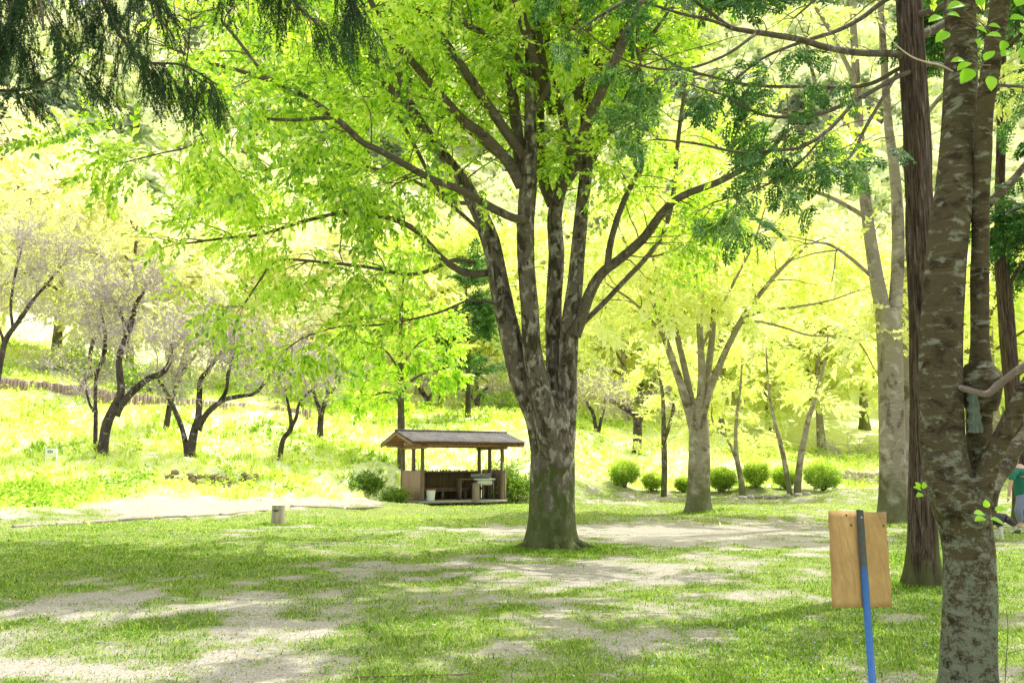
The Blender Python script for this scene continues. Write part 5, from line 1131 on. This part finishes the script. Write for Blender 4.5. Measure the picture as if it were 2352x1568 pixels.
sl = ['flat edging stone at the left end of the stone ring', 'brown edging stone, second from the left of the ring', 'rounded edging stone left of the middle of the ring', 'pale edging stone in the middle of the ring', 'dark low edging stone right of the middle', 'grey edging stone under the left pale trunk', 'pale pointed edging stone between the two pale trunks', 'flat pale stone at the foot of the right pale trunk', 'small stone at the right end of the ring']
for i, px_ in enumerate((1703, 1722, 1740, 1757, 1772, 1788, 1806, 1830, 1850)):
    D = 40.2+.25*math.sin(i); p = on(px_, D); V, f = stone_mesh(p+[0, 0, .04], (random.uniform(.12, .2), .14, random.uniform(.08, .14)), i+800)
    mb = MB(); mb.add(V, f); o = mb.build('edging_stone', STN if i % 3 else CONC, None, p); tag(o, sl[i], 'stone', 'stones ringing the bed by the pale trunks')
# little white sign far left
p = on(115, 31.); ws = thing('white_sign', 'small white notice board on two white legs in the grass at the far left', 'sign', p); WT = plain('paint_sign', (.85, .85, .82), .6, .06)
mb = MB(); mb.box(p+[0, 0, .62], (.34, .03, .28), rz=.2, bev=.006); mb.build('board', WT, ws, p)
for a in (-.17, .17): mb = MB(); mb.box(p+[a, .03+.2*a, .2], (.04, .03, 1.1), rz=.2); mb.build('leg', WT, ws, p)
mb = MB(); [mb.box(p+[-.08+.06*k, -.018-.0+.2*(-.08+.06*k)-.004, .66], (.03, .006, .09+.03*(k % 2)), rz=.2) for k in range(3)]; mb.build('marks', plain('ink', (.08, .07, .09), .8, .1), ws, p)

# ------------------------------------------------------------------ plywood sign seen from behind
DG = 5.35
c = at(1976, 1284, DG); sg = thing('sign', 'blank back of a plywood sign board screwed to a leaning blue metal stake', 'sign', np.array([c[0]+.07, DG, 0]))
gb = np.array([c[0]+.07, DG, 0.]); yaw = math.radians(26)
q = 1/ppm(DG); w_, h_ = 133*q/math.cos(yaw), 219*q
BC_ = [at(1912, 1395, DG-.15), at(2049, 1393, DG+.01), at(1903, 1173, DG-.01), at(2033, 1176, DG+.15)]
bn = np.cross(BC_[1]-BC_[0], BC_[2]-BC_[0]); bn /= np.linalg.norm(bn)
if bn[1] < 0: bn = -bn
def brd(u, v, n):
    s_, t_ = (u+1)/2, (v+1)/2
    return BC_[0]*(1-s_)*(1-t_)+BC_[1]*s_*(1-t_)+BC_[2]*(1-s_)*t_+BC_[3]*s_*t_+bn*n
m, nt, out = mat('plywood')
n1 = noise(nt, coords(nt, (28, 28, 2.2)), 1., 6, .65, .6); n2 = noise(nt, coords(nt), 6., 4, .6); n3 = noise(nt, coords(nt, (120, 120, 8)), 1., 3, .6)
cc = mix(nt, ramp(nt, n1, [(.25, (0, 0, 0)), (.75, (1, 1, 1))]), (.38, .23, .08), (.68, .46, .19)); cc = mix(nt, mth(nt, 'MULTIPLY', ramp(nt, n2, [(.45, (0, 0, 0)), (.8, (1, 1, 1))]), .4), cc, (.34, .21, .09)); cc = mix(nt, mth(nt, 'MULTIPLY', n3, .4), cc, (.30, .18, .07)); cc = mix(nt, ramp(nt, noise(nt, coords(nt, (9, 9, 3)), 1.7, 6, .7, .6), [(.56, (0, 0, 0)), (.72, (.55, .55, .55))]), cc, (.20, .16, .10))
princ(nt, out, cc, .8, n1, .25, .003, .25); PLY = m
mb = MB(); nx, ny = 10, 16; gv = {}
V = []; 
for side in (0, 1):
    for j in range(ny+1):
        for i in range(nx+1):
            u = -1+2*i/nx; v = -1+2*j/ny; e = .012*math.sin(v*9+side)*(abs(u) == 1)+.010*math.sin(u*7+1)*(abs(v) == 1)
            V.append(brd(u*(1+e), v*(1+e*.6), (-.006, .006)[side]+.004*math.sin(u*2+v)))
n_ = (nx+1)*(ny+1); f = []
for j in range(ny):
    for i in range(nx):
        a = j*(nx+1)+i; f += [(a, a+1, a+nx+2, a+nx+1), (n_+a, n_+a+nx+1, n_+a+nx+2, n_+a+1)]
for i in range(nx): a, b_ = i, ny*(nx+1)+i; f += [(a, n_+a, n_+a+1, a+1), (b_, b_+1, n_+b_+1, n_+b_)]
for j in range(ny): a, b_ = j*(nx+1), j*(nx+1)+nx; f += [(a, a+nx+1, n_+a+nx+1, n_+a), (b_, n_+b_, n_+b_+nx+1, b_+nx+1)]
mb.add(V, f); BRD = mb.build('board', PLY, sg, gb)
m, nt, out = mat('stake_blue'); v1 = coords(nt); s = nt.nodes.new('ShaderNodeSeparateXYZ'); nt.links.new(v1, s.inputs[0]); n1 = noise(nt, v1, 30., 4, .7); n2 = noise(nt, v1, 7., 4, .6)
k = mth(nt, 'ADD', s.outputs[2], mth(nt, 'MULTIPLY', n2, .12)); top = ramp(nt, k, [(.98, (0, 0, 0)), (1.03, (1, 1, 1))])
cc = mix(nt, top, mix(nt, n1, (.02, .11, .40), (.06, .24, .70)), mix(nt, n1, (.05, .06, .08), (.16, .18, .20)))
cc = mix(nt, ramp(nt, n1, [(.63, (0, 0, 0)), (.7, (1, 1, 1))]), cc, (.12, .10, .10)); princ(nt, out, cc, .45, n1, .3, .002, .5); STK = m
top_ = brd(-.02, 1.02, -.026); bot_ = brd(.03, -1., -.026); gz = h1(bot_[0], bot_[1]); dd = bot_-top_; bot_ = top_+dd*((gz-.15-top_[2])/dd[2])
mb = MB(); d_ = nrm(bot_-top_); s_ = np.array([1, .1, 0])*1.; s_ = nrm(s_-d_*np.dot(s_, d_)); n_v = np.cross(d_, s_); hw = 8.5*q
# folded angle profile: two flanges meeting in a ridge toward the viewer
if n_v[1] > 0: n_v = -n_v
prof = [s_*-hw, s_*-hw*.15+n_v*.011, s_*hw, s_*hw*.92-n_v*.003, s_*-hw*.15+n_v*.006, s_*-hw*.92-n_v*.003]
V = [top_+p for p in prof]+[bot_+p for p in prof]; mb.add(V, [(i, (i+1) % 6, 6+(i+1) % 6, 6+i) for i in range(6)]); n0 = mb.n
mb.Fq.append(np.array([[0, 1, 4, 5], [1, 2, 3, 4], [6, 11, 10, 7], [7, 10, 9, 8]])); SKO = mb.build('stake', STK, sg, gb)
SCR = plain('screw_steel', (.45, .42, .40), .35, .2, 30, .9); HOL = plain('screw_hole', (.10, .05, .02), .9, .2)
for u, v in ((-.43, .91), (-.28, .70), (.87, .70)):
    mb = MB(); cc_ = brd(u, v, -.0105); nn_ = nrm(brd(u, v, -.03)-brd(u, v, 0.)); a_ = nrm(np.cross(nn_, (0, 0, 1))); b2 = np.cross(nn_, a_)
    V = [cc_]+[cc_+(a_*math.cos(t)+b2*math.sin(t))*.007 for t in np.arange(12)*PI/6]; mb.add(V, [(0, 1+i, 1+(i+1) % 12) for i in range(12)]); mb.build('screw_hole', HOL, BRD, gb)
mb = MB(); cc_ = top_+d_*.045+n_v*.012+s_*.002; V = [cc_+n_v*.003]+[cc_+(s_*math.cos(t)+d_*math.sin(t))*.006 for t in np.arange(12)*PI/6]; mb.add(V, [(0, 1+i, 1+(i+1) % 12) for i in range(12)]); mb.build('screw', SCR, SKO, gb)

# ------------------------------------------------------------------ fallen twigs
for i, (px_, py_, L_, a, lab) in enumerate([(2225, 1437, .0, 0, ''), ]): pass
def ftwig(px_, py_, L_, ang, r_, m, lab):
    p = ground_pt(px_, py_); d = np.array([math.cos(ang), math.sin(ang), 0]); P, R = grow((p+[0, 0, .012])[None]-d*L_/2, d[None], L_, r_, 8, .07); P[..., 2] = hgt(P[..., 0], P[..., 1])+r_+.006
    mb = MB(); tubes(mb, P, R, 6); s, dd, *_ = kids(P, 3, .2, .8, .1, .8); P2, R2 = grow(s, dd*[1, 1, .2], L_*.3, r_*.5, 4, .1); tubes(mb, P2, R2, 5)
    o = mb.build('fallen_twig', m, None, p); tag(o, lab, 'twig', 'fallen twigs')
ftwig(2215, 1437, .28, .2, .006, plain('twig_pale', (.5, .44, .34), .9, .2), 'pale fallen twig on the grass at the foot of the reddish cedar')
ftwig(1150, 1395, .7, .5, .006, TW, 'thin forked fallen twig on the gravel left of the central trunk')
ftwig(960, 1650-95, .9, .1, .007, TB, 'dark fallen twig in the grass at the bottom edge of the photo')
ftwig(262, 1480, .4, -.3, .006, TW, 'fallen twig on the gravel at the lower left')
p = on(2310, 5.7); bp = thing('seedling', 'thin bare seedling stem rising right of the nearest trunk', 'plant', p); mb = MB()
P, R = PX([(2302, 1600, 1.3, 5.7), (2310, 1530, 1.2, 5.7), (2315, 1450, 1, 5.7), (2312, 1400, .8, 5.7)]); P[0, 2] = 0; tube(mb, *spline(P, R, 4), 5); P, R = PX([(2312, 1500, 1, 5.7), (2335, 1495, .8, 5.7), (2352, 1490, .6, 5.7)]); tube(mb, P, R, 5); mb.build('stem', TB, bp, p)

# ------------------------------------------------------------------ skinned figures
def skin(name, pts, edges, m, parent, base, sub=2, root=0):
    me = bpy.data.meshes.new(name); me.from_pydata([tuple(np.array(p[:3])-base) for p in pts], edges, []); me.update()
    o = bpy.data.objects.new(name, me); C.objects.link(o); o.parent = parent; me.materials.append(m)
    md = o.modifiers.new('skin', 'SKIN'); md.use_smooth_shade = True
    for i, p in enumerate(pts):
        r = p[3]; sv = me.skin_vertices[0].data[i]; sv.radius = (r, p[4] if len(p) > 4 else r); sv.use_root = (i == root)
    s = o.modifiers.new('sub', 'SUBSURF'); s.levels = sub; s.render_levels = sub
    return o
DP = 21.
b = on(2352, DP); pr = thing('person', 'person in a green shirt and grey-blue trousers bending beside a dog at the right edge', 'person', b)
SK = plain('skin', (.58, .36, .27), .6, .08, 8); SH = plain('shirt_green', (.02, .17, .12), .85, .2, 10); TR = plain('trousers_grey', (.22, .25, .38), .9, .15, 10); HR = plain('hair_dark', (.02, .016, .014), .6, .3, 30); SHO = plain('shoe', (.05, .05, .06), .6, .2)
def Q(px, py, dy=0.): return at(px, py, DP+dy)
def qp(px, py, dy, *r): return (*Q(px, py, dy), *r)
g0 = b[2]
# body: pelvis, spine bent forward and left, neck, head core, arms, legs with bent knees
body = [qp(2352, 1140, 0, .10), qp(2349, 1115, 0, .11), qp(2346, 1092, 0, .14), qp(2343, 1075, 0, .12), qp(2337, 1064, 0, .055), qp(2331, 1054, 0, .08), qp(2327, 1045, 0, .085),
        qp(2328, 1084, -.20, .055), qp(2322, 1108, -.28, .045), qp(2318, 1132, -.34, .036), qp(2317, 1140, -.35, .035),
        qp(2354, 1084, .20, .055), qp(2364, 1108, .2, .045), qp(2360, 1130, .05, .035),
        qp(2346, 1146, -.10, .10), qp(2338, 1172, -.16, .075), qp(2345, 1204, -.10, .05), qp(2338, 1210, -.18, .045),
        qp(2360, 1146, .10, .10), qp(2372, 1172, .05, .075), qp(2372, 1204, .12, .05), qp(2364, 1210, .05, .045)]
ed = [(0, 1), (1, 2), (2, 3), (3, 4), (4, 5), (5, 6), (3, 7), (7, 8), (8, 9), (9, 10), (3, 11), (11, 12), (12, 13), (0, 14), (14, 15), (15, 16), (16, 17), (0, 18), (18, 19), (19, 20), (20, 21)]
PB = skin('body', body, ed, SK, pr, b, 2)
skin('shirt', [qp(2353, 1154, 0, .21), qp(2350, 1117, 0, .215), qp(2346, 1092, 0, .215), qp(2343, 1077, 0, .135), qp(2328, 1086, -.20, .08), qp(2322, 1105, -.27, .07), qp(2354, 1086, .20, .08), qp(2363, 1105, .2, .07)], [(0, 1), (1, 2), (2, 3), (3, 4), (4, 5), (3, 6), (6, 7)], SH, pr, b, 2)
skin('trousers', [qp(2352, 1128, 0, .18), qp(2352, 1143, 0, .19), qp(2346, 1150, -.10, .12), qp(2339, 1172, -.16, .095), qp(2345, 1200, -.10, .075), qp(2360, 1150, .10, .12), qp(2371, 1172, .05, .095), qp(2371, 1200, .12, .075)], [(0, 1), (1, 2), (2, 3), (3, 4), (1, 5), (5, 6), (6, 7)], TR, pr, b, 2)
skin('hair', [qp(2330, 1046, .02, .085), qp(2333, 1038, .02, .075), qp(2336, 1046, .03, .07)], [(0, 1), (1, 2)], HR, pr, b, 2)
for px_, dy in ((2342, -.12), (2368, .1)):
    a = Q(px_, 1208, dy); gz = h1(a[0], a[1]); a[2] = gz+.055; skin('shoe', [(*a, .05), (*(a+[-.12, -.08, -.012]), .045), (*(a+[-.20, -.12, -.02]), .03)], [(0, 1), (1, 2)], SHO, pr, b, 1)
# face: nose, eyes, ear on the head turned to the left
hc = Q(2327, 1047)
skin('nose', [(*(hc+[-.075, -.02, .0]), .012), (*(hc+[-.105, -.03, -.012]), .013)], [(0, 1)], SK, PB, b, 1)
for sgn in (-1, 1): skin('eye', [(*(hc+[-.072, -.03+.03*sgn-.01, .018]), .010), (*(hc+[-.078, -.03+.03*sgn-.01, .018]), .008)], [(0, 1)], HR, PB, b, 1)
skin('ear', [(*(hc+[.0, -.085, .0]), .014), (*(hc+[.01, -.09, -.02]), .012)], [(0, 1)], SK, PB, b, 1)
# left hand: palm, four fingers and a thumb curled toward the dog
hp = Q(2317, 1140, -.35)
for k in range(4):
    s0 = hp+np.array([-.025+.016*k, -.0+.006*k, -.035]); l = (.03, .034, .033, .026)[k]
    skin('finger', [(*s0, .009), (*(s0+[-.006, 0, -l]), .0085), (*(s0+[-.016, 0, -l*1.8]), .0075), (*(s0+[-.03, 0, -l*2.3]), .006)], [(0, 1), (1, 2), (2, 3)], SK, PB, b, 1)
skin('thumb', [(*(hp+[-.028, -.01, -.01]), .010), (*(hp+[-.05, -.015, -.03]), .009), (*(hp+[-.062, -.015, -.052]), .007)], [(0, 1), (1, 2)], SK, PB, b, 1)

DD = 18.9; b = on(2290, DD); dg = thing('dog', 'black and white shaggy dog with its head lowered, walking right past the nearest trunk', 'dog', b)
m, nt, out = mat('dog_coat'); v1 = coords(nt); n1 = noise(nt, v1, 5., 3, .5); n2 = noise(nt, v1, 60., 3, .7); s = nt.nodes.new('ShaderNodeSeparateXYZ'); nt.links.new(v1, s.inputs[0])
k = mth(nt, 'ADD', s.outputs[2], mth(nt, 'MULTIPLY', n1, .16))
cc = mix(nt, ramp(nt, k, [(.33, (0, 0, 0)), (.38, (1, 1, 1))]), (.80, .76, .74), mix(nt, n2, (.015, .014, .02), (.10, .08, .11))); princ(nt, out, cc, .7, n2, .8, .01, .3); DCM = m
def q2(px, py, dy, *r): return (*at(px, py, DD+dy), *r)
dogp = [q2(2262, 1192, 0, .125, .14), q2(2278, 1190, 0, .12, .14), q2(2296, 1188, 0, .13, .17), q2(2308, 1188, -.0, .085, .09), q2(2316, 1194, -.03, .075), q2(2322, 1198, -.05, .078), q2(2330, 1206, -.07, .045), q2(2336, 1212, -.08, .032),
        q2(2245, 1192, 0, .12, .14), q2(2228, 1204, 0, .04), q2(2214, 1218, 0, .035),
        q2(2298, 1203, -.09, .06), q2(2300, 1220, -.10, .034), q2(2303, 1236, -.10, .026), q2(2307, 1239, -.12, .026),
        q2(2296, 1203, .09, .06), q2(2294, 1220, .10, .034), q2(2290, 1234, .10, .026), q2(2294, 1237, .08, .026),
        q2(2246, 1205, -.09, .08), q2(2253, 1216, -.10, .045), q2(2242, 1226, -.10, .028), q2(2246, 1238, -.10, .025), q2(2250, 1239, -.12, .025),
        q2(2240, 1205, .09, .08), q2(2246, 1216, .10, .045), q2(2234, 1226, .10, .028), q2(2236, 1237, .10, .025), q2(2240, 1238, .09, .025)]
de = [(0, 1), (1, 2), (2, 3), (3, 4), (4, 5), (5, 6), (6, 7), (0, 8), (8, 9), (9, 10), (2, 11), (11, 12), (12, 13), (13, 14), (2, 15), (15, 16), (16, 17), (17, 18), (8, 19), (19, 20), (20, 21), (21, 22), (22, 23), (8, 24), (24, 25), (25, 26), (26, 27), (27, 28)]
DBO = skin('body', dogp, de, DCM, dg, b, 2)
for s_ in (-1, 1): skin('ear', [q2(2317, 1190, -.05+.06*s_, .028), q2(2313, 1194, -.06+.09*s_, .024), q2(2312, 1201, -.06+.10*s_, .014)], [(0, 1), (1, 2)], HR, DBO, b, 1)
skin('nose', [q2(2337, 1213, -.085, .014), q2(2338, 1214, -.088, .011)], [(0, 1)], HR, DBO, b, 1)

# ------------------------------------------------------------------ sky, sun, camera
sun_az, sun_el = math.radians(50), math.radians(60)      # azimuth to the right of the view direction
sd = np.array([math.sin(sun_az)*math.cos(sun_el), math.cos(sun_az)*math.cos(sun_el), math.sin(sun_el)])
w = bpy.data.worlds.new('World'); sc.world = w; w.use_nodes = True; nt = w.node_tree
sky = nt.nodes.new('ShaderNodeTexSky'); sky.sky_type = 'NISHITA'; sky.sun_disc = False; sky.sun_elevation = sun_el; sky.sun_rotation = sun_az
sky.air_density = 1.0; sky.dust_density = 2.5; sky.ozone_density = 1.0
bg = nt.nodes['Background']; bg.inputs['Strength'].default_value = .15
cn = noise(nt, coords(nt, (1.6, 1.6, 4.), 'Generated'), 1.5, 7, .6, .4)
cl = mix(nt, ramp(nt, cn, [(.30, (0, 0, 0)), (.50, (1, 1, 1))]), sky.outputs[0], (7.2, 7.3, 7.55))  # bright cloud cover, added to raise the ambient light
# glow added to the sky around the out-of-frame sun, to brighten the scene
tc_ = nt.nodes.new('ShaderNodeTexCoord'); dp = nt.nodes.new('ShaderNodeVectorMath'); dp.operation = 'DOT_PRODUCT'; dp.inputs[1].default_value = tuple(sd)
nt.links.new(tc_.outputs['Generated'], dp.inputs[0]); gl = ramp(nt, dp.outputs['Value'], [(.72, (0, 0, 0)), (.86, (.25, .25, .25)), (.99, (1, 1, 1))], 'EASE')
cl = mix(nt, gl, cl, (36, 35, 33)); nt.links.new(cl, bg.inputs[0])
l = bpy.data.lights.new('sun', 'SUN'); l.energy = 5.0; l.angle = math.radians(.55); l.color = (1, .96, .88)
lo = bpy.data.objects.new('sun', l); C.objects.link(lo)
from mathutils import Vector
lo.rotation_euler = Vector(sd).to_track_quat('Z', 'Y').to_euler(); lo.location = (20, 10, 40)
cam = bpy.data.cameras.new('camera'); cam.lens = 32; cam.sensor_width = 36; cam.clip_end = 3000; cam.clip_start = .05
co = bpy.data.objects.new('camera', cam); C.objects.link(co); co.location = (0, 0, EYE); co.rotation_euler = (PI/2+PIT, 0, 0); sc.camera = co
sc.view_settings.view_transform = 'Standard'; sc.view_settings.look = 'None'; sc.view_settings.exposure = 0; sc.view_settings.gamma = 1
sc.cycles.max_bounces = 8; sc.cycles.diffuse_bounces = 5; sc.cycles.transmission_bounces = 6; sc.cycles.glossy_bounces = 2; sc.cycles.sample_clamp_indirect = 6
sc.cycles.use_denoising = True
try: sc.cycles.denoiser = 'OPENIMAGEDENOISE'
except Exception: pass
